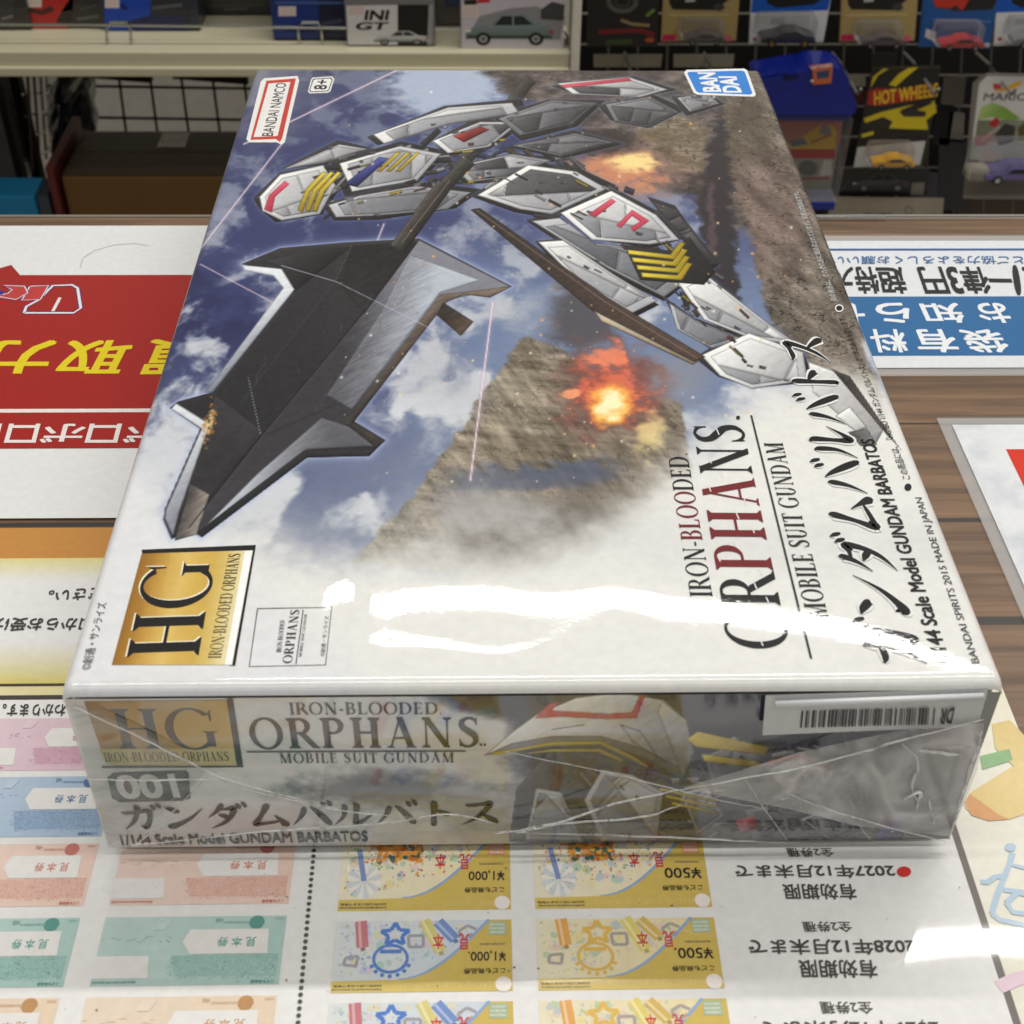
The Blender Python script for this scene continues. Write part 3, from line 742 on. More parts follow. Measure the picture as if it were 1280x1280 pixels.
    for k in range(4):
        o_ = k * 9.5; A.plate([(784 + o_ * .6, 312 + o_), (838 + o_ * .3, 318 + o_ * .9), (850 + o_ * .3, 302 + o_ * .9), (857 + o_ * .3, 304 + o_ * .9), (844 + o_ * .3, 325 + o_ * .9), (786 + o_ * .6, 318 + o_)], (232, 210, 64), (160, 138, 24), rim=30, edge=.45)
    A.plate([(430, 230), (474, 196), (486, 198), (446, 234)], (62, 72, 150), (34, 40, 96)); A.plate([(566, 170), (600, 158), (612, 162), (580, 178)], (190, 54, 54), (120, 30, 32))
    A.plate([(1010, 452), (1060, 470), (1104, 538), (1092, 560), (1050, 520), (1016, 490)], (232, 233, 232), (150, 148, 150), edge=.5); A.plate([(1040, 462), (1062, 470), (1126, 562), (1104, 538)], (46, 43, 43), (110, 100, 92), ((1040, 462), (1126, 562)))
    A.plate([(1044, 520), (1062, 508), (1084, 534), (1070, 540)], (240, 240, 238), (190, 190, 190)); A.plate([(1060, 540), (1084, 536), (1096, 556), (1076, 558)], (60, 58, 60), (150, 150, 150))
    A.plate([(588, 262), (600, 260), (760, 372), (882, 446), (868, 452), (742, 390)], (46, 39, 37), (84, 68, 60), ((600, 262), (870, 448)), rim=22); A.line((596, 263), (756, 377), 1.0, (150, 124, 108), .7); A.line((756, 377), (872, 448), 1.0, (150, 124, 108), .7)
    A.plate([(742, 388), (868, 452), (880, 448), (866, 456), (752, 402)], (206, 192, 166), (120, 104, 88))
    for k in range(170):                                        # drifting embers
        p = (r.uniform(420, 1010), r.uniform(110, 640))
        if p[1] > 540 and p[0] > 820: continue
        A.spot(p, r.choice((.7, .9, 1.1, 1.6)), r.choice(((246, 222, 160), (248, 180, 100), (240, 236, 230))), .9)
    return A.c
xs = np.linspace(-BW / 2, BW / 2, 581); ys = np.linspace(0, BD, 951)
def edge_drop(d, r=0.0024):
    q = np.clip(1 - d / r, 0, 1); return r * (1 - np.sqrt(np.maximum(0, 1 - (q * .96) ** 2)))
# sample densely at the rims so that the rounding is smooth
xs = np.sort(np.concatenate([xs, [-BW / 2 + .0001, BW / 2 - .0001]])); ys = np.sort(np.concatenate([ys, [.0001, .0005, .0009, BD - .0001]]))
GX, GY = np.meshgrid(xs, ys)
GZ = BH - edge_drop(GX + BW / 2) - edge_drop(BW / 2 - GX) - edge_drop(GY, .0030) - edge_drop(BD - GY)
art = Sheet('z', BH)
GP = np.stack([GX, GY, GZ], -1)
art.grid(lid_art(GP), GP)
art.k = 60
# corner marks
art.poly([(330, 98), (372, 95), (374, 101), (356, 178), (352, 181), (346, 178), (311, 178), (308, 174), (326, 102)], (236, 234, 232))
art.poly([(333, 101), (370, 98), (353, 172), (350, 178), (345, 174), (313, 175)], (196, 62, 52)); art.poly([(336, 104.5), (363, 102.5), (347, 170), (317, 171.5)], (236, 234, 232))
art.text('BANDAI NAMCO', (341, 170), (358.5, 104), (327, 170), (22, 22, 24), bold=.012)
art.poly([(391, 97), (415, 95.5), (418, 99), (413, 114), (410, 116), (387, 117), (385, 114), (389, 99)], (236, 236, 234)); art.poly([(392, 98.5), (414, 97), (416, 100), (411.5, 113), (409, 114.5), (388, 115.5), (386.5, 113), (390.5, 100)], (40, 40, 44))
art.poly([(393, 99.5), (413, 98.2), (414.6, 100.5), (410.5, 112), (408.4, 113.4), (389, 114.4), (387.8, 112.4), (391.6, 101)], (236, 236, 234)); art.text('8+', (407.5, 112), (411.5, 100), (391.5, 113), (22, 22, 24), bold=.03)
art.poly([(858, 87.5), (930, 85.8), (934, 88), (945, 118.5), (942, 121), (872, 118.5), (867, 116), (855, 91)], (238, 240, 242)); art.poly([(861, 90), (928, 88.4), (931, 90), (940.5, 116.5), (938, 118.5), (873, 116), (870, 114), (859, 92)], (40, 128, 214))
art.text('BAN', (901, 114.5), (893, 91), (880, 114.5), (240, 243, 246), bold=.05); art.text('DAI', (926.5, 115.5), (919.5, 96), (905, 115), (240, 243, 246), bold=.05)
art.build('lid_artwork', ink_lid, box, smooth=True)

# grade emblem
em = Sheet('z', BH + .00012)
em.poly([(177, 687), (320, 681), (311, 690), (178, 693)], (24, 22, 22)); em.poly([(320, 681), (294, 832), (287, 832), (311, 688)], (24, 22, 22))
em.poly([(177, 692), (316, 688), (290, 831), (139.6, 831)], (250, 250, 248))
GOLD = ((150, 104, 34), (176, 130, 50), (206, 166, 80), (222, 190, 108), (212, 176, 84), (206, 172, 82), (220, 196, 120), (234, 222, 176))
for k in range(7):
    f0, f1 = k / 7, (k + 1) / 7; L_ = lambda f, y: ((177 + 129 * f, 692 - 3.5 * f) if y else (139.6 + 141.4 * f, 831))
    a_, b_ = L_(f0, 0), L_(f1, 0); em.poly([L_(f0, 1), L_(f1, 1), b_, a_], GOLD[k], GOLD[k + 1], (a_, b_))
for o_, c in (((-1.6, -1.2), (246, 240, 214)), ((0, 0), (24, 22, 20))):
    em.serif('HG', (248 + o_[0], 822 + o_[1]), (268 + o_[0], 701 + o_[1]), (160 + o_[0], 813 + o_[1]), c, gap=.02)
em.serif('IRON-BLOODED ORPHANS', (276, 823), (301, 692), (260, 823), (34, 26, 18), gap=.03)
em.build('grade_emblem', ink_lid, box)

# title lettering
ti = Sheet('z', BH + .00014, 3e-7)
BK, RD = (34, 34, 36), (116, 34, 38)
_n = random.Random(5)
def red_mid(lo, hi):
    def f(i, pl):
        return RD if lo <= i <= hi else BK
    return f
ti.serif('IRON-BLOODED.', (891, 746), (859, 566), (863, 746), BK, gap=.04, colfn=red_mid(5, 8))
def orph(i, pl):
    y = pl[0][1]
    if i in (2, 3): return RD
    if i == 4: return RD if y < .8 else BK
    return BK
ti.serif('ORPHANS', (988, 812), (928, 530), (912, 812), BK, gap=.05, colfn=orph)
for a in (.08, .10): ti.disc((928 - a * 60, 522), 2, 2.4, BK, 8)
for i in range(16):                                             # stencil nicks across the big letters
    t = (i + .5) / 16; a, b = (912 - 6 + (862 - 912) * t, 812 + (532 - 812) * t), (988 + (928 - 988) * t, 812 + (530 - 812) * t)
    r0 = _n.uniform(.15, .85); p = (a[0] + (b[0] - a[0]) * r0, a[1] + (b[1] - a[1]) * r0)
    ti.line([(p[0] - 2, p[1] - 4), (p[0] + 1.4, p[1] + 4)], .0003, (228, 228, 224))
ti.line([(939, 519), (1014, 823)], .0005, (52, 52, 54))
ti.serif('MOBILE SUIT GUNDAM', (1036, 772), (978, 553), (1009, 772), (44, 44, 46), gap=.06)
ti.brush('ガンダムバルバトス', (1160, 833), (1029, 420), (1084, 833), (232, 232, 230), fat=2.3)
ti.brush('ガンダムバルバトス', (1160, 833), (1029, 420), (1084, 833), (26, 26, 28))
ti.text('1/144 Scale Model GUNDAM BARBATOS', (1188, 827), (1092, 549), (1168, 827), (28, 28, 30), bold=.028)
ti.text('BANDAI SPIRITS 2015 MADE IN JAPAN', (1228, 829), (1155, 622), (1215, 829), (58, 58, 60))
ti.disc((1135, 609), 4.5, 4.5, (26, 26, 28), 12)
ti.text('この商品には、「HG/IBO 1/144 ガンダムバルバトス」が1体のみ入っています。', (1139, 599), (1056, 395), (1128, 599), (40, 40, 42), bold=.006)
ti.text('他の商品は、それぞれ別に商品化されています。写真は完成品です。', (1047, 377), (998, 240), (1039, 377), (232, 232, 230), bold=.05)
ti.text('他の商品は、それぞれ別に商品化されています。写真は完成品です。', (1047, 377), (998, 240), (1039, 377), (60, 58, 56), bold=0)
ti.disc((1049, 385.5), 5.5, 4.8, (236, 236, 234), 12); ti.disc((1049, 385.5), 4, 3.4, (26, 26, 28), 12)
ti.text('©創通・サンライズ', (113.5, 837), (134.5, 753), (100.5, 837), (58, 58, 60))
ti.build('title_lettering', ink_lid, box)

# small framed series mark
sm_ = Sheet('z', BH + .00012, 3e-7)
q = [(322, 760.5), (414.6, 759), (407, 831), (311.5, 833)]
sm_.line(q + q[:1], .00022, (60, 60, 62))
sm_.serif('IRON-BLOODED', (351.5, 815), (356, 775), (345.5, 815), BK, gap=.05); sm_.serif('ORPHANS', (364.6, 829), (374.5, 762), (353, 829), BK, gap=.06)
sm_.line([(370, 830), (379, 762)], .0002, BK); sm_.serif('MOBILE SUIT GUNDAM', (377, 821), (384, 768), (373.5, 821), BK, gap=.07)
sm_.text('©創通・サンライズ', (406, 820), (411.5, 770), (400, 820), (50, 50, 52))
sm_.build('series_mark', ink_lid, box)

# ------------------------------------------------------------------ the near end of the carton
def end_art(P):
    u, v = to_px(P); X = P[..., 0] * 100; Y = P[..., 2] * 100
    n1 = fbm(X * .5 + 60, Y * .8); n2 = fbm(X * 1.2 + 11, Y * 1.5 + 3, 6); n3 = fbm(X * 3 + 5, Y * 3.4 + 8, 5); w = (n2 - .5) * 60; wf = (n3 - .5) * 40
    c = np.ones(u.shape + (3,)) * np.array([226, 226, 222.])
    c = over(c, (92, 96, 102), sm(30 - np.hypot((u - 480) * .16, (v - 984)) + wf * .6, 0, 22) * .8); c = over(c, (150, 152, 156), sm(24 - np.abs(v - 1005 + wf), 0, 20) * sm(u, 330, 480) * .5)
    sky = over(np.ones(u.shape + (3,)) * np.array([42, 44, 66.]), (116, 118, 126), sm(v + w, 930, 1040) * .75)
    sky = over(sky, (28, 28, 42), sm(n1, .5, .7) * .6)
    m = sm(u - 512 - np.clip((v - 858) * 2.6, 0, 130) + w * .9 + wf * .5, -24, 24)
    c = c + (sky - c) * m[..., None]
    c = over(c, (178, 180, 182), sm(50 - np.hypot((u - 640) * .45, (v - 1010)) + w, 0, 34) * .7)
    c = over(c, (104, 100, 100), sm(v + wf * .8, 985, 1050) * sm(u, 860, 940) * .8)
    A = Airbrush(u, v, X, Y, c, 9); r = random.Random(33)
    A.beam((955, 858), (1010, 872), 2, (206, 130, 110), (110, 80, 80))
    A.plate([(636, 1052), (646, 985), (690, 936), (800, 922), (870, 946), (900, 1000), (880, 1052)], (70, 70, 76), (34, 33, 38))
    for k in range(150):
        p = (r.uniform(690, 1130), r.uniform(925, 1050))
        if p[0] < 870 and p[1] < 965: continue
        a_ = r.gauss(.15, .6); w_ = r.uniform(5, 22); cc = r.choice(((40, 38, 43), (60, 58, 62), (104, 104, 110), (166, 168, 170), (84, 74, 68), (52, 56, 80), (196, 197, 196)))
        A.rod((p[0] - w_ * math.cos(a_), p[1] - w_ * math.sin(a_)), (p[0] + w_ * math.cos(a_), p[1] + w_ * math.sin(a_)), r.uniform(2, 10), cc, mixc(cc, (14, 14, 16), .6))
    for pts, k in (([(730, 1000), (752, 962), (790, 968), (830, 990), (822, 1050), (752, 1052)], 1), ([(656, 1050), (670, 985), (702, 990), (728, 1052)], 1), ([(880, 945), (930, 925), (968, 950), (930, 985), (888, 975)], 2), ([(960, 962), (1000, 944), (1044, 965), (1022, 990), (985, 994)], 0), ([(930, 1012), (1000, 1000), (1064, 1020), (1084, 1052), (940, 1052)], 2), ([(1000, 1024), (1040, 1008), (1074, 1030), (1036, 1050)], 1), ([(1046, 984), (1100, 966), (1136, 990), (1110, 1020), (1066, 1012)], 2), ([(850, 990), (884, 984), (906, 1020), (872, 1044)], 1)):
        A.facets(pts, *TONES[k])
    dome = [(606, 944), (640, 915), (672, 892), (720, 872), (775, 865), (830, 875), (858, 900), (868, 940), (854, 976), (810, 950), (760, 932), (690, 934)]
    A.plate(dome, (244, 244, 240), (128, 130, 136), ((720, 872), (800, 972)), rim=40, edge=.7, tex=16)
    A.plate([(606, 944), (690, 934), (760, 932), (810, 950), (854, 976), (848, 958), (800, 934), (752, 920), (690, 920), (640, 929)], (150, 150, 152), (80, 80, 86), rim=20, edge=.5, tex=14)
    A.plate([(828, 876), (858, 900), (868, 940), (854, 974), (838, 930), (822, 890)], (206, 206, 204), (104, 104, 110), rim=30, edge=.5, tex=14)
    for pts in ([(614, 941), (690, 927), (752, 926), (790, 944), (812, 958), (808, 960), (786, 948), (750, 931), (690, 932), (616, 944)], [(640, 944), (690, 936), (750, 936), (780, 950), (776, 953), (748, 940), (690, 940)]): A.plate(pts, (226, 204, 70), (160, 136, 30), rim=10, edge=.4)
    A.plate([(668, 898), (686, 880), (700, 877), (690, 888), (760, 892), (790, 890), (800, 868), (806, 870), (796, 898), (760, 899), (700, 896)], (212, 76, 88), (170, 50, 66), rim=10, edge=.3)
    for p, q in (((776, 906), (800, 914)), ((800, 914), (822, 946)), ((822, 946), (792, 928)), ((792, 928), (776, 906)), ((690, 912), (730, 906))): A.line(p, q, 1.1, (44, 44, 48), .9)
    for k in range(3): A.plate([(824 + 8 * k, 984 + 9 * k), (896, 1000 + 7 * k), (896, 1004 + 7 * k), (824 + 8 * k, 988 + 9 * k)], (214, 192, 60), (150, 128, 30), rim=14, edge=.4)
    for pts in ([(858, 924), (872, 914), (962, 934), (956, 944), (870, 934)], [(876, 942), (952, 952), (946, 960), (880, 952)]): A.plate(pts, (226, 204, 84), (150, 128, 36), rim=26, edge=.5)
    A.plate([(958, 952), (1000, 941), (1040, 960), (1038, 965), (1000, 947), (962, 957)], (206, 84, 80), (150, 48, 50), edge=.3); A.plate([(918, 1026), (942, 1020), (948, 1034), (926, 1042)], (206, 90, 100), (160, 56, 70), edge=.3)
    A.plate([(1094, 1050), (1104, 1024), (1132, 1020), (1128, 1050)], (92, 76, 160), (50, 40, 100))
    return A.c
xs = np.linspace(-BW / 2 + .0004, BW / 2 - .0004, 581); zs = np.linspace(.0032, BH - .0026, 161)
GX, GZ = np.meshgrid(xs, zs)
en = Sheet('y', -0.0002)
GP = np.stack([GX, GX * 0 - .0002, GZ], -1)
en.grid(end_art(GP), GP)
en.build('end_artwork', ink_end, box, smooth=False)

el = Sheet('y', -0.0003, 3e-7)
el.poly([(105, 877), (284, 875), (297, 958), (133, 956)], (150, 110, 42), (206, 176, 96), ((110, 880), (290, 940)))
el.poly([(124, 936), (292, 936), (296, 957), (133, 956)], (206, 190, 130)); el.poly([(283, 874), (291, 872), (304, 958), (296, 958)], (26, 24, 24)); el.line([(127, 959), (304, 958)], .0007, (26, 24, 24))
el.serif('HG', (146, 936), (277, 936), (137, 886), (24, 22, 20)); el.serif('IRON-BLOODED ORPHANS', (132, 952.5), (287, 951), (130, 941), (40, 32, 22), gap=.05)
el.build('end_emblem', ink_end, box)
nb = Sheet('y', -0.0003, 3e-7)
nb.poly([(134, 972), (142, 966), (232, 963), (236, 967), (238, 998), (230, 1001), (150, 1003), (140, 998)], (52, 52, 54)); nb.text('001', (152, 998), (224, 996), (149, 970), (232, 232, 230), bold=.045)
nb.build('number_badge', ink_end, box)
et = Sheet('y', -0.00035, 3e-7)
et.serif('IRON-BLOODED.', (362, 893.5), (553, 893), (360, 879), BK, gap=.05); et.serif('ORPHANS', (314, 936), (600, 934), (311, 899), BK, gap=.08, colfn=lambda i, pl: (64, 46, 46) if i in (2, 3) else BK)
for a in (0, 5): et.disc((601 + a, 931), 1.7, 1.7, BK, 8)
et.line([(308, 940), (582, 939)], .0004, (60, 60, 62)); et.serif('MOBILE SUIT GUNDAM', (350, 954), (568, 953), (349, 942), (44, 44, 46), gap=.1)
et.brush('ガンダムバルバトス', (154, 1037), (627, 1031), (148, 1006), (32, 32, 34)); et.text('1/144 Scale Model GUNDAM BARBATOS', (153, 1056.5), (460, 1051.5), (151, 1044), (32, 32, 34), bold=.03)
et.build('end_lettering', ink_end, box)

# security tag stuck to the film, its code printed upside down
tagm = printed('tag_print', rough=0.35, coat=.4, coat_rough=.15, var=.02)
tg = Sheet('y', -0.0022, 4e-6)
tg.poly([(957, 869), (1236, 860), (1222, 908), (953, 919)], (216, 218, 218))
tag_o = tg.build('security_tag', tagm, box)
tb = Sheet('y', -0.0024, 4e-6)
x = 1002
rr = random.Random(11)
while x < 1162:
    w = rr.choice((1, 1, 1.6, 2.4, 3.2)); k = (x - 1002) / 160
    tb.poly([(x, 888.5 - 4.5 * k), (x + w, 888.5 - 4.5 * k), (x + w - 2, 910 - 5 * k), (x - 2, 910 - 5 * k)], (20, 20, 22)); x += w + rr.choice((1.2, 1.2, 2, 3.4))
tb.text('DR', (1193, 884.5), (1177, 885.5), (1190, 903), (20, 20, 22), bold=.03)
tb.line([(1168, 884), (1166, 905)], .0003, (40, 40, 42))
o = tb.build('barcode', tagm, tag_o)
s = Solid(); a, b, c_ = aty(969, 880, -.0030), aty(1229, 870, -.0030), aty(1228, 876, -.0030)
s.tube([a, b], .00075, 10)
s.build('tag_ridge', plain('tag_plastic', (222, 224, 226), rough=.3, noise=.02), tag_o, True)

# folded shrink film: flaps, overlap and their creases
fm, t, b = nt_new('shrink_film')
out = t.nodes['Material Output']
tr = N(t, 'ShaderNodeBsdfTransparent'); tr.inputs[0].default_value = (.97, .97, .97, 1)
b.inputs['Base Color'].default_value = (.66, .65, .62, 1); b.inputs['Roughness'].default_value = .10; b.inputs['IOR'].default_value = 1.7
tc = N(t, 'ShaderNodeTexCoord'); n1 = N(t, 'ShaderNodeTexNoise'); n1.inputs['Scale'].default_value = 42; n1.inputs['Detail'].default_value = 3; n1.inputs['Distortion'].default_value = 2.2
t.links.new(tc.outputs['Object'], n1.inputs['Vector'])
bp = N(t, 'ShaderNodeBump'); bp.inputs['Distance'].default_value = .012; t.links.new(n1.outputs['Fac'], bp.inputs['Height']); t.links.new(bp.outputs['Normal'], b.inputs['Normal'])
mr = N(t, 'ShaderNodeMapRange'); mr.inputs['From Min'].default_value = .35; mr.inputs['From Max'].default_value = .75; mr.inputs['To Min'].default_value = .10; mr.inputs['To Max'].default_value = .34
t.links.new(n1.outputs['Fac'], mr.inputs['Value'])
mx = N(t, 'ShaderNodeMixShader'); t.links.new(mr.outputs['Result'], mx.inputs[0]); t.links.new(tr.outputs[0], mx.inputs[1]); t.links.new(b.outputs[0], mx.inputs[2]); t.links.new(mx.outputs[0], out.inputs['Surface'])
film = fm
crease_m = fm.copy(); crease_m.name = 'crease_glint'
for nn in crease_m.node_tree.nodes:
    if nn.type == 'MAP_RANGE': nn.inputs['To Min'].default_value = .4; nn.inputs['To Max'].default_value = .9
    if nn.type == 'BSDF_PRINCIPLED': nn.inputs['Base Color'].default_value = (.95, .95, .94, 1)  # ridges whitened to stand in for bright lamp streaks on the creases
hazy = fm.copy(); hazy.name = 'film_fold_sheen'
for nn in hazy.node_tree.nodes:
    if nn.type == 'MAP_RANGE': nn.inputs['To Min'].default_value = .26; nn.inputs['To Max'].default_value = .66
    if nn.type == 'TEX_NOISE': nn.inputs['Scale'].default_value = 24; nn.inputs['Detail'].default_value = 1.2; nn.inputs['Distortion'].default_value = 3.5
    if nn.type == 'BUMP': nn.inputs['Distance'].default_value = .011
    if nn.type == 'BSDF_PRINCIPLED': nn.inputs['Base Color'].default_value = (.93, .92, .90, 1)  # whitened base colour stands in for lamp light reflected by the folded flap
def film_flap(px, ys, creases, film=film):
    """a thin sheet with a puckered surface, cut to a polygon on the near end"""
    me = bpy.data.meshes.new('film_flap'); bm = bmesh.new()
    P = [aty(u, v, ys) for u, v in px]
    tri = tessellate_polygon([P]); vs = [bm.verts.new(p) for p in P]
    for a in tri: bm.faces.new([vs[i] for i in a])
    bmesh.ops.subdivide_edges(bm, edges=bm.edges[:], cuts=14, use_grid_fill=True)
    for vv in bm.verts:
        vv.co.y -= .0006 * (float(fbm(np.array([vv.co.x * 90]), np.array([vv.co.z * 90]), 3)[0]) - .2)
    bmesh.ops.recalc_face_normals(bm, faces=bm.faces)
    bmesh.ops.translate(bm, verts=bm.verts, vec=-wloc(box))
    bm.to_mesh(me); bm.free(); me.materials.append(film)
    o = link('film_flap', me, box, True)
    s = Solid()
    for cr, w in creases:
        pts = _smooth([(u, v, 1) for u, v in cr], 6)
        rr_ = [w * (.35 + .65 * abs(math.sin(3.1 * i / (len(pts) - 1)))) for i in range(len(pts))]
        s.tube([aty(u + random.uniform(-.8, .8), v + random.uniform(-.8, .8), ys - .0007) for u, v, _ in pts], rr_, 6)
    s.build('crease', crease_m, o, True)
film_flap([(84, 872), (180, 916), (258, 962), (240, 985), (190, 1026), (136, 1056)], -.0011, [([(92, 884), (180, 924), (262, 966), (330, 988), (420, 1010)], .00022), ([(262, 968), (235, 995), (180, 1048), (150, 1064)], .00016), ([(104, 973), (180, 976), (262, 974), (300, 980)], .0002)])
film_flap([(1230, 902), (1222, 960), (1188, 1044), (1080, 1034), (985, 1010), (852, 984), (1000, 940), (1120, 912)], -.0030, [([(1230, 900), (1130, 925), (1010, 958), (862, 985)], .00026), ([(862, 985), (780, 1002), (690, 1030), (620, 1042)], .0003), ([(985, 992), (1060, 1020), (1182, 1052)], .0002), ([(1226, 915), (1206, 985), (1186, 1050)], .0004), ([(930, 970), (955, 1010), (985, 1052)], .00014), ([(1060, 1015), (1090, 1052)], .00014), ([(1128, 930), (1148, 952), (1140, 985), (1150, 1004)], .0003), ([(1150, 938), (1200, 944)], .0004), ([(1128, 1000), (1150, 990), (1146, 1012)], .0005), ([(1162, 1000), (1166, 1030)], .0004)], hazy)
film_flap([(140, 1057), (300, 1048), (480, 1040), (640, 1034), (860, 1024), (1100, 1036), (1180, 1046), (640, 1052)], -.0016, [([(150, 1058), (330, 1040), (470, 1030), (560, 1018), (620, 1030)], .00024), ([(300, 985), (420, 1012), (520, 1022)], .00016), ([(616, 1040), (760, 1044), (900, 1050), (1000, 1054)], .00025), ([(630, 940), (760, 966), (900, 1000), (960, 1012)], .00014), ([(640, 1044), (700, 1030), (800, 1022), (850, 1006)], .0003)])

# ================================================================== the counter
BACK = 0.3085
ct = thing('counter', (0, 0, -0.9), 'brown wood grain counter with dark plank seams under the notices', 'counter')
wm, t, b = nt_new('wood_laminate')
tc = N(t, 'ShaderNodeTexCoord'); mp = N(t, 'ShaderNodeMapping'); mp.inputs['Scale'].default_value = (5, 70, 5)
t.links.new(tc.outputs['Object'], mp.inputs['Vector'])
n1 = N(t, 'ShaderNodeTexNoise'); n1.inputs['Scale'].default_value = 1.6; n1.inputs['Detail'].default_value = 9; n1.inputs['Roughness'].default_value = .65; n1.inputs['Distortion'].default_value = .6
t.links.new(mp.outputs[0], n1.inputs['Vector'])
n2 = N(t, 'ShaderNodeTexNoise'); n2.inputs['Scale'].default_value = 1.0; n2.inputs['Detail'].default_value = 6; n2.inputs['Roughness'].default_value = .7
mp2 = N(t, 'ShaderNodeMapping'); mp2.inputs['Scale'].default_value = (14, 420, 5); t.links.new(tc.outputs['Object'], mp2.inputs['Vector']); t.links.new(mp2.outputs[0], n2.inputs['Vector'])
cr = N(t, 'ShaderNodeValToRGB'); e = cr.color_ramp.elements
e[0].position = .32; e[0].color = lin((70, 52, 38)) + [1]; e[1].position = .68; e[1].color = lin((134, 104, 78)) + [1]
q = e.new(.47); q.color = lin((104, 79, 58)) + [1]; q = e.new(.56); q.color = lin((126, 98, 73)) + [1]
f = M2(t, 'ADD', M2(t, 'MULTIPLY', n1.outputs['Fac'], .62), M2(t, 'MULTIPLY', n2.outputs['Fac'], .38))
t.links.new(f, cr.inputs[0])
sep = N(t, 'ShaderNodeSeparateXYZ'); t.links.new(tc.outputs['Object'], sep.inputs[0])
seam_and_shade = None
for v_, w_ in ((528, .0006), (775, .0022), (655, .0012)):  # two plank seams, then a painted shadow line between the left notices
    y_ = atz(1220 if v_ != 655 else 20, v_).y
    k = M2(t, 'SUBTRACT', 1.0, M2(t, 'DIVIDE', M2(t, 'ABSOLUTE', M2(t, 'SUBTRACT', sep.outputs['Y'], y_)), w_), clamp=True)
    k = M2(t, 'MULTIPLY', k, 2.5, clamp=True)
    seam_and_shade = k if seam_and_shade is None else M2(t, 'MAXIMUM', seam_and_shade, k)
mx = N(t, 'ShaderNodeMix', data_type='RGBA'); t.links.new(seam_and_shade, mx.inputs['Factor']); t.links.new(cr.outputs[0], mx.inputs['A']); mx.inputs['B'].default_value = lin((48, 42, 38)) + [1]
t.links.new(mx.outputs['Result'], b.inputs['Base Color']); b.inputs['Roughness'].default_value = .45
b.inputs['Coat Weight'].default_value = .5; b.inputs['Coat Roughness'].default_value = .08
s = Solid(); s.box(-1.1, 1.1, -.75, BACK, -.03, -.0004, .0015); top_o = s.build('countertop', wm, ct)
s = Solid(); s.box(-1.08, 1.08, -.73, BACK - .02, -.9, -.0302); s.build('cabinet', plain('counter_body', (150, 132, 112)), ct)
edge_m = plain('edge_band', (124, 116, 104), rough=.4, coat=.4)
s = Solid(); s.box(-1.1, 1.1, BACK + .0002, BACK + .0022, -.03, -.0006, .0006); s.build('edge_band', edge_m, ct)

paper_ink = printed('notice_print', rough=.5, coat=1.0, coat_rough=.035, ior=1.5, ripple=.0011, ripple_scale=9, var=.035, spec=.2)
def flat_poster(name, label, cat, px_ref, lv=.0003):
    c = atz(*px_ref)
    return thing(name, (c.x, c.y, 0), label, cat)
WHT = (226, 228, 228)

# ------------------------------------------------------------------ red purchase notice, left
pa = flat_poster('red_notice', 'white notice with a red field and big yellow upside-down writing, left of the carton', 'notice', (100, 460))
S = Sheet('z', .0003)
TL, TR_, BLc, BRc = atz(0, 283), atz(300, 283), atz(0, 649), atz(200, 648)
def rectw(S, x0, x1, y0, y1, col, col2=None, ax=None):
    z = S.lv
    S.poly([(x0, y0, z), (x1, y0, z), (x1, y1, z), (x0, y1, z)], col, col2, ax, world=True)
xr = -.02
rectw(S, -.34, xr, atz(0, 649).y, atz(0, 283).y, WHT)
S.build('paper', paper_ink, pa)
S = Sheet('z', .0004)
rectw(S, -.34, xr, atz(0, 562).y, atz(0, 345).y, (160, 31, 28)); rectw(S, -.34, xr, atz(0, 517).y, atz(0, 512.5).y, (232, 226, 222))
S.poly([(-30, 346), (-24, 342), (14, 331), (27, 346)], (160, 31, 28))
S.build('red_field', paper_ink, pa)
S = Sheet('z', .0005)                                            # a hairline scuff on the white border
S.line([(100, 334), (104, 322), (118, 313), (142, 306), (168, 304), (186, 307)], .00025, (176, 178, 178)); S.build('scuff', paper_ink, pa)
S = Sheet('z', .0005)
VV = [(30, 391), (92, 391), (101, 385), (97, 360), (90, 356), (66, 357), (48, 375), (33, 383)]
S.line(VV + VV[:1], .0016, (42, 52, 140)); S.line(VV + VV[:1], .0010, (232, 230, 232))
S.poly([(34, 389), (90, 389), (98, 384), (94, 361), (88, 358), (68, 359)], (160, 31, 28)); S.line([(66, 389), (75, 372)], .0012, (232, 228, 228))
for q in ([(38, 358), (60, 357), (50, 374), (28, 375)], [(-4, 370), (20, 374), (34, 366), (30, 358), (4, 357), (16, 362), (10, 367)]):
    S.line(q + q[:1], .0015, (42, 52, 140)); S.line(q + q[:1], .0009, (232, 230, 232)); S.poly(q, (190, 60, 60))
S.line([(-8, 366), (4, 366)], .003, (42, 52, 140))
S.build('logo_mark', paper_ink, pa)
S = Sheet('z', .0005)
S.text('取', (168, 426), (88, 426), (148, 466), (224, 204, 30), bold=.03, square=False); S.text('力', (70, 426), (-6, 426), (58, 466), (224, 204, 30), bold=.035, square=False)
S.text('買', (262, 424), (190, 425), (246, 466), (224, 204, 30), bold=.03, square=False)
S.build('headline', paper_ink, pa)
S = Sheet('z', .0005)
for ch, a, b_ in (('ボ', 108, 56), ('ロ', 50, 12), ('ロ', 152, 113), ('ボ', 212, 160), ('ロ', 2, -36)):
    S.text(ch, (a, 530), (b_, 530), (a - 6, 553), (232, 226, 222), bold=.02, square=False)
S.build('lettering', paper_ink, pa)

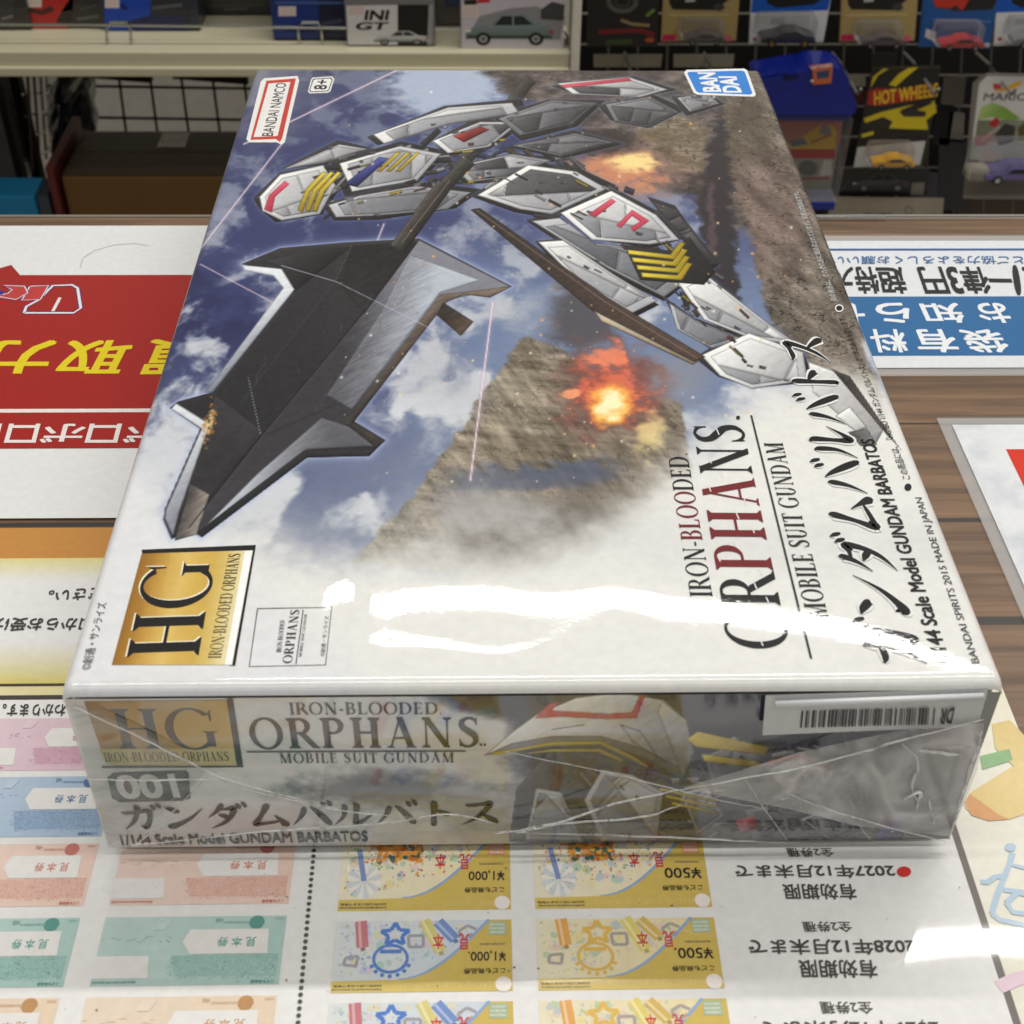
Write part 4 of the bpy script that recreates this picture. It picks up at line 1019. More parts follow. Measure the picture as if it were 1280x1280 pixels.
# ------------------------------------------------------------------ voucher notice under the carton
pb = flat_poster('voucher_notice', 'large cream and white notice of printed gift vouchers, lying under the carton', 'notice', (640, 1150))
XR = atz(1276, 920).x
S = Sheet('z', .0003)
y_top, y_a, y_in, y_l1, y_l2 = atz(0, 661).y, atz(0, 699).y, atz(0, 856).y, atz(0, 858.5).y, atz(0, 876).y
Yb = -.16
XI = (atz(1187, 1062).x + atz(1273, 1275).x) / 2                  # right border of the white panel
def creamy(P):
    X = P[..., 0] * 100; Y = P[..., 1] * 100
    n = fbm(X * .25, Y * .25, 4); c = np.ones(X.shape + (3,)) * np.array([232, 230, 214.])
    c = over(c, (222, 206, 132), sm(P[..., 1], .02, .075)); c = over(c, (236, 234, 226), sm(n, .45, .65) * .6)
    return c
gx, gy = np.meshgrid(np.linspace(-.34, XR, 120), np.linspace(Yb, y_in, 80))
gp_ = np.stack([gx, gy, gx * 0 + .0003], -1); S.grid(creamy(gp_), gp_); S.k = 3
rectw(S, -.34, XR, y_a, y_top, (196, 138, 66))
ym = [y_in, (y_in * 2.2 + y_a) / 3.2, (y_in + y_a * 4) / 5, y_a]
rectw(S, -.34, XR, ym[0] - .0001, ym[1], (214, 200, 110), (230, 230, 230), ((0, ym[0], .0003), (0, ym[1], .0003)))
rectw(S, -.34, XR, ym[1], ym[2], (230, 230, 230)); rectw(S, -.34, XR, ym[2], ym[3], (230, 230, 230), (220, 212, 140), ((0, ym[2], .0003), (0, ym[3], .0003)))
S.build('paper', paper_ink, pb)
S = Sheet('z', .0004)
rectw(S, -.34, XR, y_l1 - .0002, y_in, (72, 60, 50))
rectw(S, -.34, XI, Yb, y_l2, (232, 232, 230))
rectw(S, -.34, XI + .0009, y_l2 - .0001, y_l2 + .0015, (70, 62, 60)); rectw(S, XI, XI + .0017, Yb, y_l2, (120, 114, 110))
S.build('white_panel', paper_ink, pb)

# wax crayon drawings in the margin
S = Sheet('z', .0005)
S.poly([(1240, 905), (1262, 900), (1320, 960), (1300, 990), (1244, 935)], (224, 200, 138), (230, 212, 160), ((1240, 905), (1300, 980))); S.poly([(1225, 945), (1262, 936), (1266, 950), (1228, 962)], (150, 188, 142))
S.poly([(1206, 1002), (1214, 990), (1262, 960), (1330, 930), (1360, 990), (1262, 1024), (1214, 1016), (1207, 1010)], (228, 204, 140), (234, 216, 168), ((1210, 1010), (1330, 950)))
S.poly([(1206, 1003), (1212, 992), (1226, 1002), (1248, 1018), (1262, 1024), (1236, 1026), (1214, 1019)], (222, 168, 120))
blue = (184, 206, 224)
for q in ([(1240, 1142), (1246, 1120), (1262, 1080), (1300, 1090)], [(1240, 1142), (1250, 1150), (1300, 1160)], [(1262, 1080), (1266, 1066)], [(1226, 1102), (1234, 1103), (1244, 1096), (1258, 1094)], [(1254, 1112), (1300, 1118)], [(1258, 1128), (1272, 1116), (1300, 1122)], [(1258, 1128), (1266, 1140), (1300, 1144)]):
    S.line(q, .0013, blue)
S.disc((1263, 1059), 7, 5.5, blue, 14); S.line([(1248, 1234), (1270, 1224), (1320, 1212)], .003, (232, 206, 220))
S.build('crayon_drawing', paper_ink, pb)

# lettering on the notice
S = Sheet('z', .0006, 3e-7)
INK = (62, 60, 60)
S.text('ください。', (150, 732), (62, 738), (147, 746), INK, bold=.025, square=False)
S.build('guide_lettering', paper_ink, pb)
S = Sheet('z', .0006, 3e-7)
S.text('窓口からお受け取りください', (140, 772), (-130, 772), (136, 788), INK, bold=.025, square=False)
S.build('guide_lettering', paper_ink, pb)
S = Sheet('z', .0006, 3e-7)
S.text('わかります。', (82, 880), (4, 880), (81, 894.5), INK, bold=.03, square=False)
S.build('guide_lettering', paper_ink, pb)
S = Sheet('z', .0006, 3e-7)
DKT = (74, 70, 68)
for y0, (a, bm_, c_) in ((0, ((1040, 982, 1060, 1071), (1116, 918, 1081, 1097), (1068, 978, 1105, 1124))), (1, ((1063, 1002, 1152, 1165), (1142, 935, 1174, 1193), (1094, 998, 1200, 1222))), (2, ((1089, 1024, 1252, 1267), (1172, 950, 1276, 1296), (1112, 1015, 1304, 1328)))):
    for txt, (x1, x0, ya, yb_) in (('全2券種', a), ('202%d年12月末まで' % (7 + y0), bm_), ('有効期限', c_)):
        S.text(txt, (x1, ya), (x0, ya), (x1 + 4, yb_), DKT, bold=.028 if txt[0] != '全' else .012, square=False)
S.disc((1130, 1089.5), 9, 6.5, (206, 52, 48), 18)
S.build('expiry_lettering', paper_ink, pb)
S = Sheet('z', .0006, 3e-7)
for i in range(90):
    p = atz(398 - (i - 8) * .0, 1060); 
    q0, q1 = atz(392, 1072), atz(376, 1245); k = (i - 4) / 22.0
    c = q0.lerp(q1, k)
    if c.y < Yb + .005: break
    a = [(c.x + .00055 * math.cos(j), c.y + .00055 * math.sin(j), .0006) for j in (0, 1.05, 2.1, 3.14, 4.2, 5.25)]
    S.poly(a, (80, 78, 78), world=True)
S.build('dotted_line', paper_ink, pb)

S = Sheet('z', .0007)
for k in range(42):                                             # specks of dirt on the cover sheet
    u_, v_ = random.uniform(20, 1270), random.uniform(1070, 1276); r_ = random.choice((.5, .6, .8, 1.3))
    S.disc((u_, v_), r_ * 1.2, r_, random.choice(((96, 92, 90), (130, 126, 122), (150, 146, 140))), 6)
S.build('dirt_specks', paper_ink, pb)
# the vouchers pictured on the notice
def voucher_frame(S, x0, x1, y0, y1):
    """local coordinates of a voucher that lies upside down: a from its left, b from its near edge"""
    def T(a, b): return (x1 + (x0 - x1) * a, y0 + (y1 - y0) * b, S.lv)
    return T
def tpoly(S, T, pts, *a, axis=None, **k): S.poly([T(*p) for p in pts], *a, axis=None if axis is None else [T(*q) for q in axis], world=True, **k)
def ttext(S, T, txt, a0, a1, b0, b1, col, bold=.02, same=False):
    vs, fs, em_ = font_glyphs(txt); c = lin(col)
    for dx, dy in heavy(bold, em_):
        S.up(); o = S.off()
        S.raw([Vector(T(a0 + (a1 - a0) * (p + dx), b1 + (b0 - b1) * (q_ + dy))) + o for p, q_ in vs], fs, [c] * len(vs))
def fine(S, T, a0, a1, b0, b1, col, r):
    """print too small to read: a row of tiny worn marks"""
    a = a0
    while a < a1:
        w = r.uniform(.003, .008)
        tpoly(S, T, [(a, b0 + r.uniform(0, .3) * (b1 - b0)), (a + w, b0 + r.uniform(0, .3) * (b1 - b0)), (a + w, b1), (a, b1 - r.uniform(0, .3) * (b1 - b0))], mixc(col, (200, 196, 186), r.uniform(0, .35))); a += w + .003
def px_rect(x0, x1, v0, v1, xm):
    """metric rectangle from the pixel rows v0 (far) and v1 (near) and pixel columns on the near row"""
    return atz(x0, v1).x, atz(x1, v1).x, atz(xm, v1).y, atz(xm, v0).y
def pale_voucher(S, x0, x1, y0, y1, base, ink, seed):
    T = voucher_frame(S, x0, x1, y0, y1); r = random.Random(seed)
    tpoly(S, T, [(0, 0), (1, 0), (1, 1), (0, 1)], base, mixc(base, (232, 232, 230), .3), axis=((0, 0), (1, .6)))
    tpoly(S, T, [(.02, .12), (.56, .12), (.6, .42), (.02, .44)], mixc(base, ink, .22))
    for k in range(620):                                        # worn engraving
        a, b = r.uniform(.02, .60), r.uniform(.08, .43); l = r.uniform(.003, .011)
        if r.random() < .35 and a > .35: continue
        tpoly(S, T, [(a, b), (a + l, b), (a + l, b + .008), (a, b + .008)], mixc(base, ink, r.uniform(.3, .65)) if r.random() < .78 else mixc(base, (232, 232, 230), .5))
    tpoly(S, T, [(.08, .44), (.5, .44), (.55, .62), (.52, .80), (.09, .80)], (232, 231, 228))
    tpoly(S, T, [(.70, .10), (1.0, .10), (1.0, .42), (.72, .42)], (232, 231, 228))
    ttext(S, T, '見 本 券', .15, .36, .54, .68, mixc(base, ink, .8), .03)
    c = T(.16, .90); S.poly([(c[0] + .0017 * math.cos(j * .5), c[1] + .0017 * math.sin(j * .5), S.lv) for j in range(12)], mixc(base, ink, 1.0), world=True)
    fine(S, T, .20, .34, .88, .92, mixc(base, ink, .6), r); fine(S, T, .35, .385, .90, .97, mixc(base, ink, .8), r)
    ttext(S, T, 'こども商品券', .03, .15, .015, .06, mixc(base, ink, 1.0), .05); fine(S, T, .76, .99, .025, .07, mixc(base, ink, .9), r)
    fine(S, T, .015, .06, .93, .97, mixc(base, ink, .45), r); tpoly(S, T, [(.62, .95), (.7, .97), (.72, .8), (.66, .8)], mixc(base, (232, 232, 230), .35))
    for k in range(14): 
        a = r.uniform(.6, .98); tpoly(S, T, [(a, .62 + .02 * (k % 5)), (a + .02, .62 + .02 * (k % 5)), (a + .02, .627 + .02 * (k % 5)), (a, .627 + .02 * (k % 5))], mixc(base, ink, .35))
def gift_voucher(S, x0, x1, y0, y1, amount, ink, warm, seed, year):
    T = voucher_frame(S, x0, x1, y0, y1); r = random.Random(seed)
    gold = (208, 182, 92)
    tpoly(S, T, [(0, 0), (1, 0), (1, 1), (0, 1)], gold, mixc(gold, (230, 206, 120), .5), axis=((0, .2), (1, 0)))
    pic = (238, 226, 190) if warm else ((206, 216, 226) if ink[2] > 150 else (232, 218, 172))
    arc = [(.12 + .5 * (k / 10), 1.0 - .83 * math.sin(k / 10 * math.pi / 2)) for k in range(11)]
    poly = arc + [(1, .155), (1, 1)]
    tpoly(S, T, poly, pic, mixc(pic, (232, 232, 220), .5), axis=((.3, .5), (1, .8)))
    for k in range(10):
        a, b = arc[k], arc[k + 1]; tpoly(S, T, [a, (a[0] + .018, a[1] + .012), (b[0] + .018, b[1] + .012), b], (142, 172, 214))
    def inside(a, b): return any(False for _ in ()) or (b > .22 and a > .2 and (a - .62) * .5 + b > .35 + .4 * max(0, .42 - a) * 1.6)
    for k in range(46):                                         # washes of pale colour
        a, b = r.uniform(.24, .95), r.uniform(.26, .95)
        if not inside(a, b) or (a < .46 and b < .8 - (a - .2) * 1.2): continue
        c = mixc(r.choice(((150, 200, 170), (160, 190, 226), (232, 196, 206), (236, 220, 150), (196, 190, 222))), pic, .45); s_ = r.uniform(.02, .05); ph = r.random() * 6
        tpoly(S, T, [(a + s_ * .6 * math.cos(ph + j * .698) * r.uniform(.7, 1.2), b + s_ * 1.4 * math.sin(ph + j * .698) * r.uniform(.7, 1.2)) for j in range(9)], c)
    for k in range(230):                                        # child-like crayon shapes
        a, b = r.uniform(.22, .97), r.uniform(.22, .96)
        if not inside(a, b) or (a < .42 and b < .75 - (a - .2) * 1.2): continue
        cs = ((226, 140, 60), (240, 190, 70), (214, 80, 60), (90, 130, 190), (120, 176, 130), (236, 226, 200), (180, 150, 190)) if warm else ((150, 196, 170), (160, 186, 220), (232, 196, 206), (226, 214, 150), ink, (206, 196, 216))
        c = mixc(r.choice(cs), pic, .25 if warm else .45); s_ = r.uniform(.006, .022)
        n = r.choice((4, 5, 7, 9)); ph = r.random() * 6
        tpoly(S, T, [(a + s_ * .55 * math.cos(ph + j * 6.283 / n) * r.uniform(.6, 1.2), b + s_ * 1.3 * math.sin(ph + j * 6.283 / n) * r.uniform(.6, 1.2)) for j in range(n)], c)
    def tl(pts, w, col):
        S.up(); o = S.off(); P = [Vector(T(*p)) for p in pts]
        for i in range(len(P) - 1):
            d = (P[i + 1] - P[i]); d.normalize(); nn = Vector((-d.y, d.x, 0)) * (w / 2)
            S.up(); o = S.off(); S.raw([P[i] + nn + o, P[i] - nn + o, P[i + 1] - nn + o, P[i + 1] + nn + o], [[0, 1, 2, 3]], [lin(col)] * 4)
    if warm:
        for k in range(16):                                     # a pinwheel and a ribbon
            a0 = k * .3927; tpoly(S, T, [(.86, .42), (.86 + .10 * math.cos(a0), .42 + .26 * math.sin(a0)), (.86 + .10 * math.cos(a0 + .3), .42 + .26 * math.sin(a0 + .3))], (206, 216, 226) if k % 2 else (236, 236, 232))
        tl([(.86, .42), (.90, .88)], .0012, (130, 150, 200)); tl([(.84, .98), (.74, .94), (.66, .82), (.56, .74)], .0022, (222, 150, 90))
        for k in range(90): a, b = r.uniform(.52, .78), r.uniform(.66, .95); tpoly(S, T, [(a, b), (a + .018, b + .01), (a + .026, b + .05), (a + .008, b + .07), (a - .008, b + .04)], r.choice(((226, 150, 66), (232, 176, 80), (206, 120, 56), (70, 110, 100))))
    else:
        col = ink
        tl([(.68 + .095 * math.cos(j * .4), .46 + .19 * math.sin(j * .4)) for j in range(17)], 0.0007, col)
        star = [(.66 + (.085 if j % 2 == 0 else .04) * math.cos(j * .628 + .3), .80 + (.17 if j % 2 == 0 else .08) * math.sin(j * .628 + .3)) for j in range(11)]
        tl(star, .0009, col)
        for j in range(7): tl([(.68 + .10 * math.cos(3.5 + j * .4), .44 + .2 * math.sin(3.5 + j * .4)), (.68 + .12 * math.cos(3.5 + j * .4), .44 + .25 * math.sin(3.5 + j * .4))], .0008, col)
        tl([(.62, .56), (.74, .56)], .0009, col)
        for q in ([(.86, .5), (.93, .48), (.94, .38), (.87, .36), (.86, .5)], [(.5, .62), (.58, .62), (.585, .78), (.5, .78), (.5, .62)], [(.22, .80), (.27, .72), (.3, .84), (.25, .92), (.2, .86)]): tl(q, .0007, mixc((150, 140, 150), pic, .3))
        for (a, b, a2, b2, c) in ((.86, 1.0, .84, .62, (196, 84, 90) if ink[2] > 150 else (226, 150, 60)), (.5, 1.0, .40, .55, (226, 206, 90)), (.42, .98, .32, .72, (84, 120, 196) if ink[2] > 150 else (206, 168, 70))):
            c = mixc(c, pic, .3); tl([(a, b), (a2, b2)], .0026, c); tl([(a + .01, b), (a2 + .01, b2)], .0006, mixc(c, (255, 255, 255), .4)); tl([(a2, b2), (a2 - .006, b2 - .05)], .0010, mixc(c, (90, 80, 70), .3))
    for x_, ch in ((.24, '見'), (.385, '本')): ttext(S, T, ch, x_, x_ + .06, .58, .80, (206, 52, 66), .02)
    ttext(S, T, amount, .035, .245, .41, .56, (40, 38, 34), .02); ttext(S, T, 'こども商品券', .04, .27, .235, .31, (52, 48, 40), .03)
    fine(S, T, .04, .18, .63, .665, (110, 102, 80), r); ttext(S, T, 'KIDS GIFT CARD', .10, .66, .05, .12, mixc(gold, (240, 226, 170), .35), .0)
    ttext(S, T, year + '年12月31日まで有効', .72, .985, .07, .105, (90, 84, 60), .03); fine(S, T, .72, .985, .025, .055, (100, 94, 70), r)
    tpoly(S, T, [(.03, .78), (.13, .78), (.13, .97), (.03, .97)], mixc((226, 130, 130) if warm else (140, 196, 206), gold, .4)); [fine(S, T, .04, .12, .80 + .055 * q, .835 + .055 * q, (228, 222, 206), r) for q in range(3)]
    c = T(.05, .09); S.poly([(c[0] + .0018 * math.cos(j * .5), c[1] + .0018 * math.sin(j * .5), S.lv) for j in range(12)], (240, 232, 226), world=True)
PINK, BLU, SAL, TEAL, TAN = ((220, 188, 202), (178, 108, 136)), ((166, 190, 216), (84, 116, 158)), ((232, 202, 188), (196, 120, 106)), ((172, 204, 198), (92, 152, 142)), ((230, 208, 182), (192, 146, 98))
xL0, xL1 = atz(-140, 1235).x, atz(79, 1235).x; xM0, xM1 = atz(112, 1235).x, atz(348, 1235).x
rows = [(atz(0, v0).y, atz(0, v1).y) for v0, v1 in ((900, 965), (973, 1048), (1057, 1135), (1150, 1236), (1250, 1345))]
for k, (yt, yb_) in enumerate(rows):
    base, ink = (PINK, BLU, SAL, TEAL, TAN)[k]
    for xa, xb, sd in ((xL0, xL1, 0), (xM0, xM1, 20)):
        S = Sheet('z', .0005, 2e-7); pale_voucher(S, xa, xb, yb_, yt, base, ink, k + sd); S.build('voucher_picture', paper_ink, pb)
gx = [(atz(413, 1240).x, atz(641, 1240).x), (atz(673, 1240).x, atz(906, 1240).x)]
for k, (v0, v1) in enumerate(((1052, 1138), (1151, 1240), (1253, 1352))):
    for j, am in enumerate(('¥1,000', '¥500')):
        S = Sheet('z', .0005, 2e-7); gift_voucher(S, gx[j][0], gx[j][1], atz(640, v1).y, atz(640, v0).y, am + ('.' if k else ''), (84, 130, 206) if j == 0 else (226, 186, 90), k == 0, 40 + 3 * k + j, '202%d' % (7 + k)); S.build('voucher_picture', paper_ink, pb)

# ------------------------------------------------------------------ blue bag-fee notice, right
clear_m, t, b = nt_new('clear_laminate')
tr = N(t, 'ShaderNodeBsdfTransparent'); tr.inputs[0].default_value = (.94, .95, .95, 1); mx = N(t, 'ShaderNodeMixShader'); lw = N(t, 'ShaderNodeLayerWeight'); lw.inputs['Blend'].default_value = .25
b.inputs['Base Color'].default_value = (.8, .8, .8, 1); b.inputs['Roughness'].default_value = .08
mr = N(t, 'ShaderNodeMapRange'); mr.inputs['To Min'].default_value = .07; mr.inputs['To Max'].default_value = .4; t.links.new(lw.outputs['Fresnel'], mr.inputs['Value'])
t.links.new(mr.outputs['Result'], mx.inputs[0]); t.links.new(tr.outputs[0], mx.inputs[1]); t.links.new(b.outputs[0], mx.inputs[2]); t.links.new(mx.outputs[0], t.nodes['Material Output'].inputs['Surface'])
def laminate_rim(parent, x0, x1, y0, y1, m, z=.0007):
    s = Solid()
    for a in ((x0 - m, x1 + m, y1, y1 + m), (x0 - m, x1 + m, y0 - m, y0), (x0 - m, x0, y0, y1), (x1, x1 + m, y0, y1)):
        s.box(a[0], a[1], a[2], a[3], .0001, z)
    return s.build('laminate_rim', clear_m, parent)
pc = flat_poster('bag_fee_notice', 'laminated white notice with a blue band and upside-down writing, right of the carton', 'notice', (1160, 390))
y0, y1 = atz(1150, 461).y, atz(1150, 302).y; x0, x1 = atz(1000, 350).x, .30
S = Sheet('z', .0004); rectw(S, x0, x1, y0, y1, (222, 226, 230)); S.build('paper', paper_ink, pc)
S = Sheet('z', .0005); BLUE = (44, 104, 158)
rectw(S, x0, x1, atz(1150, 446).y, atz(1150, 372).y, BLUE); rectw(S, x0, x1, atz(1150, 314.5).y, atz(1150, 312).y, (50, 92, 150)); S.build('blue_band', paper_ink, pc)
S = Sheet('z', .0006, 3e-7)
def row(chars, va, vb, col, bold):
    for ch, xr_, xl_, sh in chars: S.text(ch, (xr_, va), (xl_, va), (xr_ + sh, vb), col, bold=bold, square=False)
WT = (232, 236, 240)
row((('お', 1253, 1216, 14), ('知', 1196, 1149, 12), ('ら', 1134, 1094, 5), ('せ', 1078, 1040, 4), ('の', 1312, 1276, 16)), 379, 403, WT, .03)
row((('袋', 1247, 1198, 18), ('有', 1188, 1139, 13), ('料', 1128, 1086, 8), ('化', 1076, 1040, 6), ('ジ', 1308, 1276, 20)), 412, 440, WT, .03)
row((('大', 1066, 1040, 0), ('特', 1093, 1066, 8), ('超', 1126, 1094, 10), ('円', 1176, 1146, 12), ('3', 1194, 1181, 12), ('律', 1229, 1198, 12), ('・', 1272, 1265, 5), ('大', 1308, 1277, 12)), 334, 366, (38, 38, 40), .035)
S.poly([(1235, 348), (1264, 348.5), (1266, 353), (1237, 352.5)], (38, 38, 40))
S.text('とご協力をよろしくお願いい', (1278, 320), (1040, 320), (1280, 330), (58, 104, 160), bold=.012, square=False)
S.build('lettering', paper_ink, pc)
laminate_rim(pc, x0, x1, y0, y1, .0045)

# ------------------------------------------------------------------ second laminated notice at the right edge
pd = flat_poster('corner_notice', 'laminated white notice with a red corner block, at the right edge of the bare wood', 'notice', (1270, 620))
x0 = (atz(1186, 532).x + atz(1280, 726).x) / 2; y1 = atz(1230, 532).y; y0 = -.02
S = Sheet('z', .0004)
def watery(P):
    n = fbm(P[..., 0] * 60, P[..., 1] * 60, 4); c = np.ones(n.shape + (3,)) * np.array([226, 229, 232.])
    return over(c, (196, 202, 210), sm(n, .5, .7) * .7)
gx_, gy_ = np.meshgrid(np.linspace(x0, .32, 60), np.linspace(y0, y1, 60)); gp_ = np.stack([gx_, gy_, gx_ * 0 + .0004], -1); S.grid(watery(gp_), gp_)
S.build('paper', paper_ink, pd)
S = Sheet('z', .0005); rx = atz(1257, 563); rectw(S, rx.x, .31, .02, rx.y, (214, 54, 32)); S.build('red_block', paper_ink, pd)
laminate_rim(pd, x0, .32, y0, y1, .0040)
# added clear rod for the glints on the vinyl mat's back edge, right
s = Solid(); p0, p1 = atz(1020, 287), atz(1290, 289)
s.tube([(p0.x, BACK - .0035, .0008), (p0.x + .03, BACK - .0035, .0012), (.11, BACK - .0033, .0009), (.14, BACK - .0035, .0013), (.45, BACK - .0035, .0009)], .0009, 8); s.build('mat_edge_rod', clear_m, ct, True)

# ================================================================== the aisle behind
FLOOR = -0.90
s = Solid(); s.box(-6, 6, -6, 6, FLOOR - .05, FLOOR)
o = s.build('floor', plain('floor_tiles', (150, 144, 134), rough=.4, noise=.08, scale=4)); tag(o, kind='structure')
wallm = plain('painted_wall', (206, 200, 188), rough=.8, noise=.03, scale=8)
s = Solid(); s.box(-4, 4, 2.75, 2.85, FLOOR + .001, 2.2)
o = s.build('wall', wallm); tag(o, 'pale plaster wall behind the shelves', 'wall')

cream = plain('cream_metal', (196, 190, 162), rough=.45, noise=.04, coat=.2)
dark = plain('dark_metal', (34, 33, 33), rough=.5)
chrome = plain('chrome_wire', (190, 190, 186), rough=.2, metal=1.0)
wire_dark = plain('dark_wire', (52, 49, 45), rough=.45, metal=.6)
wire_grey = plain('grey_wire', (116, 112, 102), rough=.45, metal=.5)
shadow_m = plain('shade_back_panel', (26, 24, 23), rough=.7)
pack_ink = printed('pack_print', rough=.45, coat=.5, coat_rough=.12, var=.06)
blister_m, t, b = nt_new('clear_blister')
tr = N(t, 'ShaderNodeBsdfTransparent'); tr.inputs[0].default_value = (.96, .96, .96, 1); mx = N(t, 'ShaderNodeMixShader'); lw = N(t, 'ShaderNodeLayerWeight'); lw.inputs['Blend'].default_value = .35
b.inputs['Base Color'].default_value = (.55, .55, .55, 1); b.inputs['Roughness'].default_value = .12
mr = N(t, 'ShaderNodeMapRange'); mr.inputs['To Min'].default_value = .05; mr.inputs['To Max'].default_value = .45; t.links.new(lw.outputs['Fresnel'], mr.inputs['Value'])
t.links.new(mr.outputs['Result'], mx.inputs[0]); t.links.new(tr.outputs[0], mx.inputs[1]); t.links.new(b.outputs[0], mx.inputs[2]); t.links.new(mx.outputs[0], t.nodes['Material Output'].inputs['Surface'])

# ------------------------------------------------------------------ left shelf bay
YF = 1.30
zt = aty(300, 60, YF).z; zb = aty(300, 87, YF).z
XE = aty(712, 60, YF).x                                          # right end of the bay
sh = thing('display_shelf', (0, 1.5, FLOOR), 'cream metal display shelf with a chrome wire guard and boxed toy cars on it', 'shelf')
s = Solid(); s.box(-1.2, XE, YF, 1.85, zt - .012, zt - .001, .001); board = s.build('shelf_board', cream, sh)
s = Solid(); s.box(-1.2, XE, YF - .014, YF - .0005, zb + .004, zt + .001, .002); lip = s.build('shelf_lip', cream, board)
s = Solid(); s.box(-1.2, XE, YF - .020, YF - .0142, zb - .001, zb + .010, .002); s.build('price_rail', cream, lip)
s = Solid(); s.box(-1.2, XE + .3, YF + .02, 1.52, zt + .36, zt + .38); s.build('unseen_shade_board', cream, sh)  # unseen board added to keep lamp light off the shelf goods
s = Solid(); s.box(XE + .0005, XE + .010, YF - .022, YF + .03, FLOOR, zt + .9, .001); s.build('post', plain('post_paint', (214, 210, 198), rough=.45), sh)
s = Solid(); s.box(-1.2, XE + .6, YF + .05, 1.95, -.86, -.83); s.build('base_shelf', plain('base_metal', (88, 80, 66), rough=.5), sh)
zg = aty(300, 36, YF + .012).z
s = Solid()
s.tube([(-1.2, YF + .012, aty(0, 28, YF + .012).z), aty(100, 31, YF + .012), aty(400, 34.5, YF + .012), aty(680, 37, YF + .012), aty(706, 40, YF + .012), aty(709, 46, YF + .012), aty(708, 64, YF + .012)], .0016)
for a in ((134, 163), (374, 402), (611, 641)):
    p = [aty(a[0], 54 + .012 * a[0] - 1, YF + .012), aty(a[0] - 1, 36, YF + .012), aty(a[0] + 4, 28, YF + .012), aty(a[1] - 4, 28, YF + .012), aty(a[1], 36, YF + .012), aty(a[1] + 1, 54 + .012 * a[1] - 1, YF + .012)]
    s.tube(p, .0018)
s.tube([aty(500, 62, YF + .004), aty(706, 66, YF + .004)], .0013)
s.build('wire_guard', chrome, sh)
# dark side and back of the lower bay
s = Solid(); s.box(-1.2, aty(30, 130, 1.62).x, 1.62, 1.64, -.83, zb - .02); s.build('side_panel', plain('bay_side', (44, 41, 36), rough=.6), sh)
s = Solid()
for (u0, v0, u1, v1, y) in ((100, 92, 190, 98, 1.8), (215, 94, 310, 100, 1.8)):
    a, b_ = aty(u0, v0, y), aty(u1, v1 + 6, y); s.prism([(a.x, a.z), (b_.x, b_.z + .012), (b_.x, b_.z), (a.x, a.z - .006)], 'y', y, y + .012)
s.build('bracket', dark, sh)
s = Solid(); s.box(aty(100, 90, 2.2).x, aty(345, 90, 2.2).x, 2.2, 2.22, -.899, -.2); s.build('white_back_panel', plain('white_panel', (224, 218, 206), rough=.7), sh)
# wire grid panels
gp = thing('wire_grid_panel', (-.45, 1.9, FLOOR), 'dark wire grid panel in front of the white back of the lower shelf', 'wire grid')
s = Solid(); y = 1.86
for k in range(8): s.tube([aty(106 + 39 * k, 70, y), aty(122 + 39 * k, 190, y)], .0022, 6)
for k in range(4): s.tube([aty(60, 68 + 39 * k, y), aty(380, 72 + 39.5 * k, y)], .0022, 6)
s.build('wires', wire_dark, gp)
s = Solid(); s.box(aty(150, 150, y).x, aty(160, 150, y).x, y - .01, y + .02, FLOOR, FLOOR + .02); s.build('foot', dark, gp)
gl = thing('wire_grid_panel', (-.6, 1.5, FLOOR), 'narrow wire grid panel turned sideways at the far left', 'wire grid')
s = Solid()
for k, (u, y) in enumerate(((34, 1.62), (42, 1.70), (50, 1.78), (57, 1.86))): s.tube([aty(u, 90 - k, y), aty(u + 8, 214 - 8 * k, y)], .0022, 6)
for k in range(4): s.tube([aty(28 + 4 * k, 118 + 27 * k, 1.62), aty(60 + 4 * k, 116 + 22 * k, 1.86)], .0018, 6)
s.build('wires', chrome, gl)

def carton_from(u0, u1, v0, v1, y, depth, skew=0):
    """box whose front face fills that pixel rectangle at distance y"""
    a, b_ = aty(u0, v1, y), aty(u1, v0, y)
    return min(a.x, b_.x), max(a.x, b_.x), y, y + depth, a.z, b_.z
def boxed_toy(name, label, u0, u1, v0, v1, y, depth, col, marks=None, group=None, rest=None, cat='toy box'):
    y = atz((u0 + u1) / 2, v1, zt).y
    x0, x1, ya, yb_, z0, z1 = carton_from(u0, u1, v0, v1, y, depth)
    if rest is not None: z0 = rest + .0005
    root = thing(name, ((x0 + x1) / 2, (ya + yb_) / 2, z0), label, cat, group)
    s = Solid(); s.box(x0, x1, ya, yb_, z0, z1, .001); s.build('box_body', plain(name + '_card', col, rough=.4, coat=.4, noise=.06), root)
    if marks:
        S = Sheet('y', ya - .0006, 4e-6); marks(S); S.build('front_print', pack_ink, root)
    return root
def sticker(S, u0, u1, v0, v1):
    S.poly([(u0, v1), (u1, v1), (u1, v0), (u0, v0)], (214, 198, 190))
    for k in range(3): S.line([(u0 + 3, v0 + (v1 - v0) * (k + 1) / 4), (u1 - 3, v0 + (v1 - v0) * (k + 1) / 4)], .0008, (196, 172, 166))
